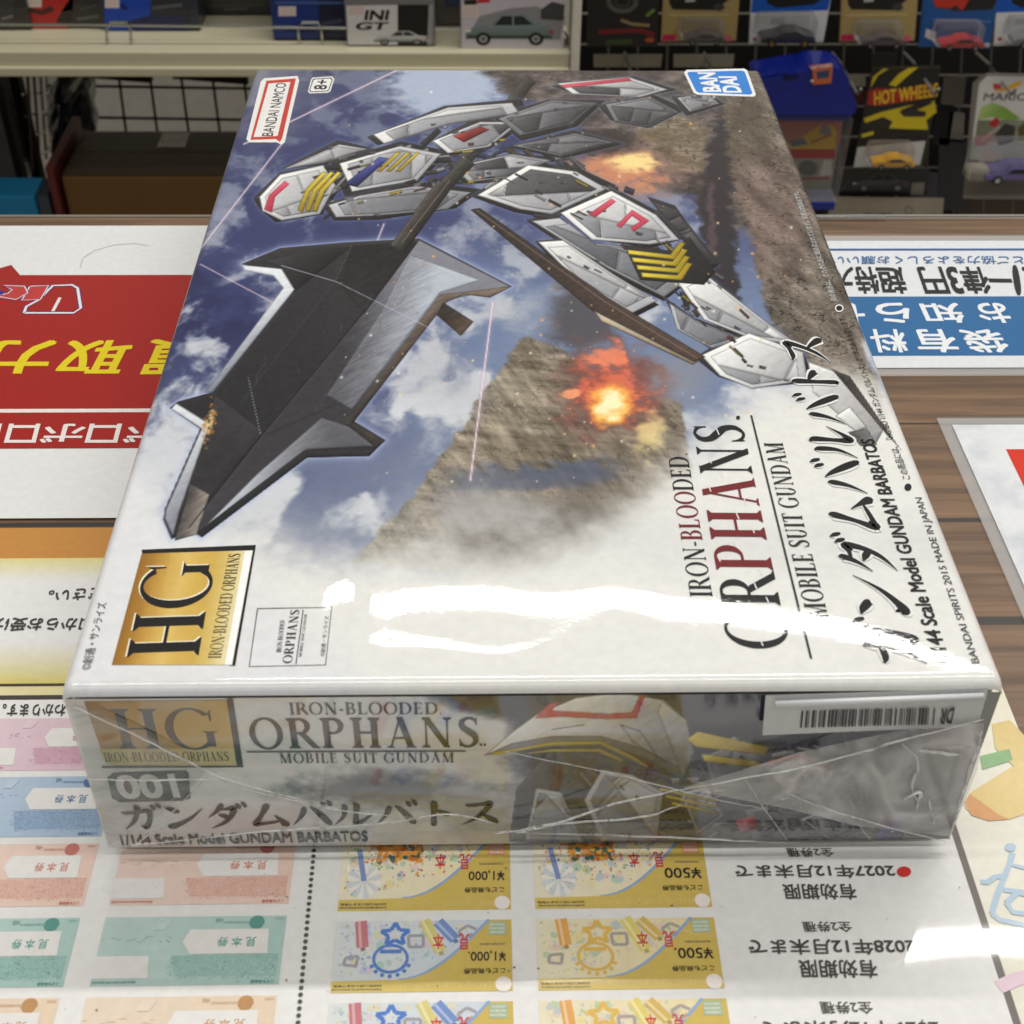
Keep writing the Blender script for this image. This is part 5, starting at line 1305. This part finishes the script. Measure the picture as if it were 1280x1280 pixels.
def side_car(S, u0, u1, v0, v1, body, glass=(50, 56, 60)):
    w, h = u1 - u0, v1 - v0; P = lambda a, b: (u0 + a * w, v1 - b * h)
    S.poly([P(0, .2), P(.0, .45), P(.12, .58), P(.28, .62), P(.40, .95), P(.66, .96), P(.82, .66), P(.97, .6), P(1, .4), P(.99, .2)], body, mixc(body, (20, 20, 20), .3), (P(.5, .6), P(.5, .15)))
    S.poly([P(.32, .62), P(.42, .9), P(.53, .9), P(.53, .62)], glass); S.poly([P(.55, .62), P(.55, .9), P(.65, .9), P(.77, .64)], glass)
    S.poly([P(.02, .22), P(.98, .22), P(.97, .30), P(.02, .32)], mixc(body, (20, 20, 20), .55)); S.poly([P(.0, .48), P(.06, .5), P(.06, .42), P(.0, .4)], (226, 220, 200)); S.poly([P(.95, .48), P(1, .46), P(1, .38), P(.95, .38)], (170, 50, 44))
    for a in (.2, .8):
        c = P(a, .2); S.disc(c, w * .085, h * .20, (22, 22, 24), 18); S.disc(c, w * .05, h * .12, (150, 150, 152), 12); S.disc(c, w * .018, h * .045, (50, 50, 52), 8)

def mk(S):
    S.poly([(30, 36), (88, 35), (92, -8), (30, -8)], (176, 40, 36)); S.poly([(92, -8), (88, 35), (70, 27), (76, 15), (92, 12)], (44, 40, 38)); S.line([(36, 12), (52, 16), (66, 10)], .006, (74, 30, 30)); sticker(S, 31, 52, -12, 9); S.line([(96, 24), (124, 20)], .004, (92, 90, 90)); S.line([(100, 12), (122, 6)], .003, (70, 70, 74))
boxed_toy('boxed_toy', 'red and black toy box with a price sticker, left of the royal blue one', 28, 130, -60, 35, 1.42, .07, (46, 43, 42), mk, 'boxed toys on the shelf', zt)
def mk(S):
    S.poly([(0, 36), (18, 37), (19, -10), (-30, -10)], (62, 60, 60)); S.line([(2, 24), (16, 20)], .003, (110, 108, 106))
boxed_toy('boxed_toy', 'dark grey toy box at the far left end of the shelf', -60, 19, -60, 37, 1.42, .07, (46, 45, 45), mk, 'boxed toys on the shelf', zt)
def mk(S):
    S.poly([(131, 38), (236, 37), (238, -20), (130, -20)], (44, 46, 52)); S.poly([(131, 38), (186, 37), (190, -20), (130, -20)], (26, 66, 168)); S.poly([(150, 30), (176, 22), (196, 18), (232, 22), (230, 31), (190, 33)], (32, 40, 76)); S.poly([(152, 3), (160, 10), (156, 14), (150, 8)], (18, 36, 100)); sticker(S, 131, 149, -12, 10); S.line([(190, 10), (228, 6)], .004, (84, 86, 92)); S.poly([(164, 38), (236, 37), (236, 33), (164, 34)], (26, 38, 100))
boxed_toy('boxed_toy', 'royal blue and grey toy box with price sticker, next to the red one', 130, 237, -60, 38, 1.42, .07, (36, 40, 60), mk, 'boxed toys on the shelf', zt)
def mk(S): S.line([(262, 8), (330, 6)], .004, (62, 60, 58)); S.line([(280, 12), (310, 11)], .003, (80, 78, 76))
boxed_toy('boxed_toy', 'low black toy box set back between the two blue boxes', 246, 346, -50, 19, 1.60, .08, (32, 31, 31), mk, 'boxed toys on the shelf', zt)
def mk(S):
    S.poly([(344, 49), (432, 49), (434, -10), (343, -10)], (30, 52, 120)); S.poly([(398, 49), (432, 49), (434, -10), (398, -10)], (28, 32, 56)); S.poly([(344, 2), (432, 2), (432, 5), (344, 5)], (70, 96, 150)); sticker(S, 348, 370, 8, 20)
    S.poly([(352, 40), (372, 30), (396, 28), (394, 40)], (22, 36, 92)); S.line([(402, 30), (428, 26)], .004, (60, 66, 90))
boxed_toy('boxed_toy', 'navy blue toy box with a small pink sticker, beside the white and black box', 342, 433, -60, 50, 1.37, .07, (30, 46, 104), mk, 'boxed toys on the shelf', zt)
def mk(S):
    S.poly([(435, 56), (497, 56), (497, 6), (433, 7)], (208, 206, 204)); S.poly([(497, 56), (534, 57), (536, 6), (497, 6)], (34, 33, 34)); S.poly([(534, 57), (540, 55), (542, 6), (536, 6)], (150, 150, 150)); S.poly([(436, 18), (455, 18), (455, 8), (436, 8)], (206, 188, 182))
    S.text('INI', (456, 25), (484, 25), (459, 13), (26, 26, 28), bold=.05, shear=.1); S.text('GT', (444, 37), (482, 37), (446, 28), (26, 26, 28), bold=.05, shear=.1)
    side_car(S, 467, 535, 38, 56, (196, 196, 198))
boxed_toy('boxed_toy', 'white and black toy box lettered INI with a small white car', 434, 541, -60, 57, 1.35, .06, (120, 118, 118), mk, 'boxed toys on the shelf', zt)
def mk(S): S.poly([(556, 8), (576, 8), (577, -8), (556, -8)], (36, 52, 96)); S.poly([(545, 30), (590, 30), (590, 12), (545, 12)], (92, 88, 84))
boxed_toy('boxed_toy', 'dim grey toy box half hidden behind the saloon car box', 544, 596, -50, 32, 1.56, .06, (80, 76, 72), mk, 'boxed toys on the shelf', zt)
def mk(S):
    S.poly([(577, 60), (704, 62), (706, -14), (577, -14)], (196, 190, 196)); S.poly([(582, 48), (700, 50), (706, 20), (670, 8), (640, 10), (600, 20)], (140, 140, 142)); side_car(S, 582, 692, 16, 57, (126, 142, 138), (44, 48, 50)); S.poly([(676, 24), (704, 26), (706, 6), (690, 2), (676, 12)], (70, 70, 70))
    S.line([(580, 3), (596, 2)], .006, (40, 36, 36)); S.poly([(596, 4), (612, 3), (614, -4), (598, -4)], (196, 40, 54)); sticker(S, 577, 598, 6, 22)
r = boxed_toy('boxed_toy', 'clear fronted toy box with a grey green saloon car by the white shelf post', 576, 706, -60, 61, 1.36, .08, (160, 156, 158), mk, 'boxed toys on the shelf', zt)

# lower bay: carton, blue box, shiny bag
brown = plain('kraft_carton', (104, 74, 28), rough=.6, noise=.1, scale=25); brown_d = plain('kraft_flap', (58, 44, 26), rough=.45, coat=.3)
zc = aty(180, 221, 1.36).z; yb_ = atz(200, 166, zc).y
p0, p1 = aty(76, 221, 1.36), aty(330, 221, 1.36)
cb = thing('brown_carton', ((p0.x + p1.x) / 2, 1.5, -.83), 'brown cardboard carton with a shiny tape end on top, under the shelf', 'carton')
s = Solid(); s.box(p0.x, p1.x, 1.36, yb_, -.829, zc, .003); s.build('carton_body', brown, cb)
s = Solid(); s.box(p0.x + .002, p1.x - .002, 1.362, (1.36 + yb_) / 2 - .001, zc + .0005, zc + .003); s.box(p0.x + .002, p1.x - .002, (1.36 + yb_) / 2 + .001, yb_ - .002, zc + .0005, zc + .003); s.build('flap', brown_d, cb)
s = Solid(); a, b_ = atz(196, 184, zc + .0036), atz(238, 166, zc + .0036); s.box(a.x, b_.x, a.y, b_.y, zc + .0034, zc + .0042); s.build('tape', plain('shiny_tape', (206, 204, 200), rough=.15, coat=1, bump=.02, scale=90), cb)
zc = aty(20, 245, 1.34).z
p0, p1 = aty(-60, 245, 1.34), aty(42, 245, 1.34)
bb = thing('blue_box', ((p0.x + p1.x) / 2, 1.4, -.83), 'bright blue box beside the brown carton at the left edge', 'box')
s = Solid(); s.box(p0.x, p1.x, 1.34, atz(20, 221, zc).y, -.829, zc, .003); s.build('box_body', plain('blue_card', (20, 122, 168), rough=.45, noise=.06), bb)
p2 = aty(66, 250, 1.36)
s = Solid(); s.box(p1.x + .0003, p2.x, 1.345, atz(20, 221, zc).y, -.829, zc - .001, .002); s.build('dark_end', plain('box_end', (40, 52, 62), rough=.3, coat=.6), bb)
rb = thing('red_packet', (p2.x + .01, 1.37, -.83), 'thin dark red packet wedged between the blue box and the brown carton', 'packet')
s = Solid(); s.box(p2.x + .002, p2.x + .012, 1.35, 1.5, -.829, aty(70, 205, 1.36).z, .002); s.build('packet_body', plain('red_card', (92, 34, 32), rough=.4), rb)
bg_ = thing('shiny_bag', (aty(95, 150, 1.7).x, 1.7, -.83), 'shiny dark navy bagged toy leaning by the wire grid', 'bag')
me = bpy.data.meshes.new('bag_body'); bm = bmesh.new(); bmesh.ops.create_icosphere(bm, subdivisions=4, radius=1)
c0 = aty(92, 148, 1.72)
for v_ in bm.verts:
    d = v_.co.copy(); n_ = float(fbm(np.array([d.x * 2.2 + 5]), np.array([d.z * 2.2 + d.y]), 4)[0]) - .5
    v_.co = Vector((d.x * .035 * (1 + n_), d.y * .05 * (1 + n_), d.z * .085 * (1 + .4 * n_)))
    v_.co.x += v_.co.z * .28
bmesh.ops.translate(bm, verts=bm.verts, vec=c0 - wloc(bg_)); bm.to_mesh(me); bm.free(); me.materials.append(plain('navy_bag', (26, 28, 44), rough=.12, coat=1, noise=.4, scale=30, bump=.01)); link('bag_body', me, bg_, True)
s = Solid(); s.tube([aty(74, 134, 1.68), aty(90, 112, 1.68), aty(102, 94, 1.69)], [.002, .005, .003]); s.build('foil_seam', plain('foil', (214, 214, 214), rough=.15, metal=.6), bg_)
dk = thing('stock_bag', (aty(18, 150, 1.58).x, 1.58, -.83), 'dark bagged stock at the far left under the shelf', 'bag')
s = Solid(); s.box(aty(-80, 200, 1.56).x, aty(26, 200, 1.56).x, 1.56, 1.60, -.829, zb - .03, .012); s.build('bag_body', plain('dark_bag', (40, 38, 35), rough=.25, coat=.7, noise=.5, scale=18, bump=.006), dk)

# ------------------------------------------------------------------ right bay: wire wall with hanging cards
YW = 1.66
wp = thing('wire_wall', (.4, YW, FLOOR), 'grey wire grid wall holding the carded toy cars', 'wire wall')
s = Solid()
for k in range(18): s.tube([aty(728 + 37 * k, -80, YW), aty(716 + 37 * k - k * .6, 320, YW)], .0018, 6)
for k in range(11): s.tube([aty(715, -60 + 38.5 * k, YW), aty(1400, -60 + 38.5 * k, YW)], .0018, 6)
s.build('wires', wire_grey, wp)
s = Solid(); s.box(aty(722, 100, 1.9).x, 1.4, 1.9, 1.92, FLOOR, .4); s.build('shade_panel', shadow_m, wp)  # near-black sheet painted to stand for the shade behind the wires
s = Solid(); s.box(aty(722, 0, 1.2).x, 1.4, YF + .3, 1.9, .02, .04); s.build('unseen_shade_canopy', cream, wp)  # unseen board added overhead to shade the hanging cards
s = Solid()
hooks = ((781, 66), (972, 76), (880, 66), (1040, 66), (1130, 66), (1220, 66))
for u, v_ in hooks:
    p = aty(u, v_, YW - .002); s.tube([p, p + Vector((0, -.05, .006)), p + Vector((0, -.16, .008)), p + Vector((0, -.17, .02))], .0022, 6)
s.build('hook', plain('hook_paint', (120, 118, 112), rough=.55), wp)

def toy_car(parent, c, L, body, rim=(150, 150, 150)):
    """a small die-cast car: body, cabin, wheels, seen from its side; c is the middle of its wheelbase on the road"""
    W_, H_ = L * .42, L * .26
    P = lambda a, b: (c.x + (a - .5) * L, c.z + b * H_)
    root = Solid(); prof = [P(0, .22), P(.0, .48), P(.1, .6), P(.28, .64), P(.40, .97), P(.64, 1), P(.82, .68), P(.98, .6), P(1, .3), P(.98, .2)]
    root.prism(prof, 'y', c.y - W_ / 2, c.y + W_ / 2)
    bmesh.ops.bevel(root.bm, geom=root.bm.edges[:], offset=L * .012, segments=2, affect='EDGES')
    o = root.build('toy_car', plain('car_paint', body, rough=.2, coat=1, noise=.04), parent)
    s = Solid(); s.prism([P(.33, .66), P(.425, .92), P(.63, .94), P(.76, .68)], 'y', c.y - W_ / 2 - L * .004, c.y + W_ / 2 + L * .004); s.build('window', dark, o)
    for a in (.2, .8):
        s = Solid(); q = P(a, .2); s.tube([(q[0], c.y - W_ / 2 - L * .012, q[1]), (q[0], c.y + W_ / 2 + L * .012, q[1])], L * .075, 14); w_ = s.build('wheel', plain('tyre', (24, 24, 25)), o)
        s = Solid(); s.tube([(q[0], c.y - W_ / 2 - L * .016, q[1]), (q[0], c.y - W_ / 2 - L * .0125, q[1])], L * .042, 12); s.build('rim', plain('rim_paint', rim, rough=.25, metal=.7), w_)
    return o
def card(name, label, quad, y, col, marks=None, bub=None, car=None, group='carded toy cars on the wire wall', rim=(150, 150, 150), cat='toy package', cut=None):
    """quad: pixel corners of the card (bl, br, tr, tl) on the plane y; bub: pixel rectangle of the blister"""
    P = [aty(u, v_, y) for u, v_ in quad]
    c = sum(P, Vector()) / len(P); zmin = min(p.z for p in P)
    root = thing(name, (c.x, y, zmin), label, cat, group)
    s = Solid(); s.prism([(p.x, p.z) for p in P], 'y', y, y + .0012); s.build('backing_card', plain('card_stock', col, rough=.4, coat=.3), root)
    if marks:
        S = Sheet('y', y - .0005, 4e-6); marks(S); S.build('card_print', pack_ink, root)
    if car:
        (u0, u1, v1), body = car; a, b_ = aty(u0, v1, y - .016), aty(u1, v1, y - .016)
        toy_car(root, Vector(((a.x + b_.x) / 2, y - .0175, a.z)), b_.x - a.x, body, rim)
    if bub:
        u0, u1, v0, v1 = bub; a, b_ = aty(u0, v1, y - .03), aty(u1, v0, y - .03)
        s = Solid(); s.box(a.x, b_.x, y - .034, y - .001, a.z, b_.z, .006); s.build('blister', blister_m, root, True)
    return root
YC = 1.56
def mk(S):
    S.poly([(736, 56), (820, 56), (824, -20), (738, -20)], (38, 36, 36)); S.ring((778, 2), 17, 12, .006, (92, 90, 84)); S.ring((778, 2), 9, 6, .003, (70, 68, 64)); S.line([(748, 40), (800, 38), (818, 44)], .006, (120, 34, 40)); S.line([(776, 25), (790, 30), (812, 32)], .004, (150, 130, 90)); S.line([(808, 20), (818, 12)], .004, (110, 140, 60)); S.poly([(756, 56), (790, 55), (790, 49), (758, 50)], (60, 76, 44)); S.disc((812, 50), 6, 3, (176, 80, 40), 10)
card('carded_toy', 'dark card with a pale ring and red stripe, next to the white shelf post', [(734, 58), (822, 58), (826, -60), (736, -60)], YC, (36, 34, 34), mk)
def gold(u):
    def mk(S):
        S.poly([(u, 51), (u + 92, 50), (u + 98, -10), (u + 4, -10)], (164, 142, 92)); S.poly([(u + 10, 6), (u + 14, 12), (u + 66, 13), (u + 76, 6), (u + 86, -2), (u + 84, -10), (u + 8, -10)], (34, 32, 32)); S.disc((u + 72, 9), 7, 5, (60, 60, 60), 12); S.line([(u + 30, 1), (u + 42, 0)], .004, (180, 176, 170))
        S.poly([(u, 51), (u + 17, 50.5), (u + 19, 43), (u + 2, 43)], (190, 34, 84)); S.disc((u + 84, 48), 5, 4, (200, 90, 110), 12); S.line([(u + 8, 19), (u + 84, 18)], .0012, (196, 182, 140)); S.line([(u + 20, 24), (u + 74, 23)], .0012, (140, 120, 76))
    return mk
card('carded_toy', 'gold card with black car picture and pink corner, left of the white and blue card', [(826, 52), (920, 51), (930, -70), (832, -70)], YC, (160, 138, 90), gold(827), (850, 908, 30, 52), ((854, 904, 51), (92, 84, 86)))
card('carded_toy', 'gold card with black car picture and pink corner, left of the red car card', [(1049, 52), (1143, 51), (1153, -70), (1055, -70)], YC, (160, 138, 90), gold(1050), (1070, 1132, 32, 56), ((1074, 1128, 55), (86, 78, 82)))
def white_card(u):
    def mk(S):
        S.poly([(u, 54), (u + 92, 52), (u + 104, -14), (u + 4, -14)], (208, 208, 208)); S.poly([(u + 2, 16), (u + 98, 13), (u + 104, -14), (u + 4, -14)], (24, 84, 178)); S.poly([(u + 22, 4), (u + 34, 10), (u + 80, 6), (u + 96, -4), (u + 90, -14), (u + 20, -14)], (28, 27, 28)); S.disc((u + 7, 49), 3, 2.6, (176, 40, 50), 10)
        S.line([(u + 26, 27), (u + 44, 26)], .008, (170, 172, 176))
    return mk
card('carded_toy', 'white and blue card with a black toy car in its blister, beside the gold card', [(936, 55), (1028, 53), (1042, -70), (942, -70)], YC, (204, 204, 206), white_card(937), (944, 1024, 22, 54), ((948, 1016, 52), (30, 29, 30)), rim=(196, 150, 60))
card('carded_toy', 'white and blue card with a grey toy car, cut off by the right edge', [(1242, 57), (1336, 56), (1350, -70), (1250, -70)], YC, (204, 204, 206), white_card(1243), (1258, 1330, 26, 56), ((1262, 1326, 54), (120, 120, 124)))
def mk(S):
    S.poly([(1149, 58), (1236, 60), (1252, -14), (1158, -14)], (34, 82, 142)); S.poly([(1166, 2), (1170, 10), (1202, 14), (1240, 12), (1250, -6), (1212, -14), (1170, -14)], (40, 36, 40)); S.poly([(1166, 0), (1170, 9), (1204, 12), (1212, -2), (1206, -14), (1170, -14)], (186, 54, 40)); S.disc((1194, 11), 5, 4, (50, 50, 52), 10); S.line([(1166, 24), (1238, 27)], .0014, (96, 136, 180)); S.poly([(1156, 46), (1168, 52), (1171, 40), (1158, 36)], (196, 196, 194)); S.disc((1234, 56), 4, 3, (170, 176, 190), 10)
card('carded_toy', 'blue card with a red picture car and a red toy car in its blister', [(1148, 59), (1237, 61), (1256, -70), (1160, -70)], YC, (34, 80, 138), mk, (1168, 1234, 32, 60), ((1172, 1226, 58), (190, 60, 56)))
# a darker second row of packages hanging behind
for (q, c, lab) in (([(742, 84), (826, 84), (828, 68), (742, 68)], (150, 144, 128), 'beige box top seen under the dark ring card'), ([(842, 84), (916, 84), (918, 68), (842, 68)], (156, 150, 134), 'beige box top seen under the left gold card'), ([(1172, 262), (1212, 264), (1214, 176), (1174, 172)], (44, 46, 54), 'dark slate packet hanging right of the yellow and black card'), ([(1166, 180), (1186, 182), (1194, 132), (1172, 130)], (24, 24, 28), 'black packet tucked behind the yellow and black card'), ([(1052, 96), (1082, 96), (1082, 112), (1054, 112)], (150, 142, 122), 'beige strip behind the blue lidded case'), ([(1176, 132), (1204, 132), (1208, 96), (1180, 94)], (96, 92, 82), 'olive grey packet high up beside the flame marked card'), ([(1184, 176), (1204, 178), (1206, 142), (1188, 140)], (120, 116, 108), 'pale grey blister pack in the gap before the flame marked card'), ([(1150, 250), (1172, 252), (1174, 216), (1152, 214)], (66, 68, 78), 'blue grey packet low down beside the silver car package'), ([(1090, 84), (1120, 84), (1122, 66), (1092, 66)], (60, 54, 50), 'brown packet above the yellow and black card'), ([(1056, 132), (1084, 132), (1086, 108), (1060, 108)], (74, 34, 30), 'small dark red packet left of the yellow and black card')):
    card('hanging_packet', lab, q, 1.63, c, None, group='packets behind the cards', cat='packet')

# blue lidded carry case
cs = thing('lidded_case', (aty(1010, 240, 1.5).x, 1.5, aty(1010, 252, 1.5).z), 'clear carry case with a blue lid and base and a yellow car card inside', 'toy case')
y = 1.50; lidm = plain('blue_plastic', (16, 34, 130), rough=.3, coat=.3, noise=.05)
s = Solid(); q = [aty(u, v_, y) for u, v_ in ((940, 134), (1062, 134), (1067, 120), (1060, 106), (1054, 84), (1042, 74), (1010, 73), (990, 82), (940, 86))]
s.prism([(p.x, p.z) for p in q], 'y', y - .03, y + .03); bmesh.ops.bevel(s.bm, geom=s.bm.edges[:], offset=.003, segments=2, affect='EDGES'); ld = s.build('lid', lidm, cs)
s = Solid(); a, b_ = aty(940, 141, y), aty(1058, 133, y); s.box(a.x, b_.x, y - .026, y + .026, a.z, b_.z, .002); s.build('lid_rim', plain('blue_rim', (44, 58, 118), rough=.3), ld)
S = Sheet('y', y - .0325, 4e-6)
S.poly([(1011, 82), (1039, 79), (1041, 84), (1015, 88)], (206, 100, 90)); S.poly([(1016, 88), (1041, 84), (1039, 104), (1016, 106)], (196, 104, 56)); S.poly([(1020, 90), (1037, 87), (1036, 97), (1022, 99)], (60, 70, 110)); S.disc((1015, 101), 1.8, 1.6, (240, 240, 240), 8); S.text('HOT WHEELS', (1014, 87), (1040, 83), (1014, 83), (240, 236, 226), bold=.02)
S.line([(980, 92), (981, 98), (998, 96)], .005, (14, 20, 60))
S.build('lid_label', pack_ink, ld)
s = Solid(); a, b_ = aty(950, 241, y + .01), aty(1056, 142, y + .01); s.box(a.x, b_.x, y + .012, y + .014, a.z, b_.z); s.build('insert_card', plain('insert', (150, 140, 128)), cs)
S = Sheet('y', y + .0115, 4e-6)
S.poly([(960, 180), (1050, 180), (1052, 142), (960, 142)], (190, 116, 106)); S.poly([(960, 186), (996, 176), (1022, 158), (1040, 156), (1046, 164), (1044, 186)], (212, 174, 40)); S.disc((1032, 163), 7, 6.5, (140, 142, 140), 16); S.poly([(986, 176), (1004, 172), (1010, 180), (990, 184)], (96, 116, 130)); S.line([(1014, 178), (1030, 172), (1040, 168)], .003, (180, 60, 40)); S.poly([(960, 198), (1044, 198), (1044, 186), (960, 186)], (168, 30, 30)); S.poly([(960, 240), (1038, 240), (1040, 198), (960, 198)], (150, 146, 132)); S.disc((1010, 210), 12, 10, (92, 94, 84), 16); S.poly([(1024, 220), (1040, 219), (1040, 200), (1030, 200)], (196, 196, 186)); S.poly([(960, 226), (1036, 224), (1036, 221), (960, 223)], (150, 60, 56))
S.line([(974, 150), (992, 147), (998, 149)], .003, (214, 190, 180)); S.line([(1026, 147), (1038, 146)], .003, (214, 190, 180))
S.build('insert_print', pack_ink, cs)
s = Solid(); a, b_ = aty(948, 242, y), aty(1062, 141, y)
s.prism([(a.x, a.z), (aty(1042, 242, y).x, a.z), (b_.x, b_.z), (a.x, b_.z)], 'y', y - .024, y + .024); s.build('clear_body', blister_m, cs)
s = Solid(); a, b_ = aty(948, 252, y), aty(1040, 242, y); s.box(a.x, b_.x, y - .026, y + .026, a.z, b_.z, .002); s.build('base', lidm, cs)

def mk(S):
    S.poly([(1067, 209), (1154, 206), (1174, 86), (1090, 86)], (40, 38, 34)); Y_ = (212, 190, 36)
    S.poly([(1088, 110), (1098, 94), (1111, 86), (1104, 86), (1091, 96)], Y_); S.poly([(1111, 106), (1124, 92), (1136, 85), (1148, 84), (1132, 97), (1120, 108)], Y_)
    S.poly([(1080, 148), (1102, 140), (1136, 132), (1168, 126), (1171, 140), (1158, 150), (1160, 162), (1130, 161), (1110, 160), (1114, 150), (1096, 152), (1082, 156)], Y_)
    S.poly([(1124, 138), (1150, 128), (1166, 124), (1164, 130), (1140, 140)], (40, 38, 34)); S.poly([(1124, 140), (1136, 135), (1158, 140), (1156, 146), (1130, 146)], (52, 46, 40)); S.poly([(1080, 154), (1104, 146), (1116, 152), (1110, 162), (1080, 160)], (44, 42, 36)); S.line([(1077, 170), (1092, 166)], .005, Y_)
    S.poly([(1084, 131), (1086, 114), (1096, 110), (1130, 112), (1160, 103), (1170, 108), (1172, 120), (1150, 124), (1100, 132)], (176, 40, 36)); S.text('HOT WHEELS', (1093, 131), (1172, 120), (1093, 115), (232, 200, 44), bold=.04, square=False)
    S.poly([(1067, 209), (1150, 206), (1157, 176), (1110, 180), (1072, 184)], (196, 196, 194)); S.poly([(1072, 184), (1110, 180), (1157, 176), (1158, 170), (1076, 172)], (36, 35, 33))
card('carded_toy', 'yellow and black slashed card with a small yellow toy car in its blister', [(1066, 210), (1155, 207), (1176, 82), (1090, 84)], 1.55, (60, 56, 40), mk, (1084, 1146, 184, 210), ((1088, 1140, 206), (226, 168, 40)))
def mk(S): side_car(S, 1066, 1136, 216, 240, (92, 92, 96), (30, 30, 32)); S.poly([(1138, 244), (1154, 244), (1156, 228), (1140, 228)], (136, 132, 120)); S.line([(1050, 240), (1064, 222)], .004, (70, 72, 76))
card('carded_toy', 'dark package with a silver car picture below the yellow and black card', [(1044, 244), (1158, 244), (1162, 211), (1048, 211)], 1.58, (38, 38, 42), mk)
def mk(S):
    S.poly([(1078, 274), (1092, 274), (1092, 267), (1080, 267)], (40, 36, 36)); S.poly([(1096, 274), (1116, 274), (1116, 267), (1097, 267)], (52, 40, 40)); S.text('CE', (1054, 272), (1070, 272), (1055, 268), (110, 106, 98), bold=.02); S.ring((1136, 263), 5, 4, .0016, (120, 116, 104)); S.poly([(1154, 272), (1170, 272), (1170, 267), (1155, 267)], (140, 140, 100))
card('carded_toy', 'pale beige package strip with small printed marks at the bottom of the wire wall', [(1028, 300), (1176, 300), (1180, 248), (1040, 246)], 1.57, (164, 156, 138), mk)
def mk(S):
    S.poly([(1205, 244), (1330, 244), (1340, 96), (1226, 94), (1216, 104)], (118, 112, 104)); S.poly([(1212, 200), (1330, 200), (1338, 96), (1234, 95), (1224, 104)], (206, 204, 198))
    S.poly([(1242, 110), (1250, 112), (1262, 106), (1276, 101), (1278, 104), (1270, 110), (1256, 114), (1244, 114)], (226, 168, 36)); S.poly([(1241, 104), (1250, 105), (1252, 111), (1242, 112)], (196, 60, 60))
    S.text('MARIO KART', (1229, 125.5), (1334, 126), (1230, 116.5), (96, 94, 96), bold=.035)
    S.poly([(1222, 150), (1226, 134), (1240, 128), (1256, 134), (1276, 148), (1262, 152), (1240, 146)], (120, 160, 60), (180, 200, 130), ((1256, 140), (1226, 130))); S.poly([(1222, 150), (1300, 150), (1298, 176), (1218, 178)], (112, 118, 92), (150, 150, 132), ((1222, 150), (1280, 176)))
    S.poly([(1217, 178), (1220, 172), (1238, 166), (1242, 172), (1232, 182), (1222, 183)], (196, 44, 50)); S.poly([(1238, 152), (1246, 146), (1250, 152), (1244, 160), (1236, 156)], (180, 40, 40)); S.poly([(1244, 168), (1256, 154), (1270, 158), (1266, 178), (1248, 182)], (60, 56, 52)); S.poly([(1272, 160), (1284, 150), (1290, 172), (1274, 176)], (92, 80, 40)); S.line([(1226, 176), (1250, 158)], .004, (170, 160, 150))
    sticker(S, 1224, 1244, 190, 202); S.line([(1266, 180), (1330, 178)], .003, (180, 176, 168))
kc = card('carded_toy', 'white rounded card with a flame mark and grey block letters over a green hill', [(1204, 248), (1330, 248), (1342, 100), (1330, 92), (1234, 92), (1216, 104)], 1.54, (150, 146, 138), mk, None, None)
s = Solid(); a, b_ = aty(1210, 230, 1.50), aty(1330, 182, 1.50); s.box(a.x, b_.x, 1.50, 1.538, a.z, b_.z, .008); s.build('blister', blister_m, kc, True)
toy_car(kc, aty(1264, 222, 1.515), .085, (96, 88, 140), (206, 206, 206))
s = Solid(); a, b_ = aty(1207, 229, 1.503), aty(1240, 212, 1.503); s.box(a.x, b_.x, 1.503, 1.53, a.z, b_.z, .006); s.build('stand', plain('stand_plastic', (160, 154, 140), rough=.3), kc)
bx = thing('brown_carton', (aty(1260, 270, 1.8).x, 1.8, FLOOR), 'dark brown carton behind the wire wall at the lower right', 'carton')
s = Solid(); a, b_ = aty(1200, 246, 1.78), aty(1420, 246, 1.78); s.box(a.x, b_.x, 1.78, 1.88, FLOOR + .001, a.z, .003); s.build('carton_body', plain('old_carton', (70, 54, 44), rough=.6), bx)
s = Solid(); s.box(a.x + .003, b_.x - .003, 1.783, 1.877, a.z + .0004, a.z + .002); s.build('flap', plain('old_flap', (60, 48, 40), rough=.6), bx)
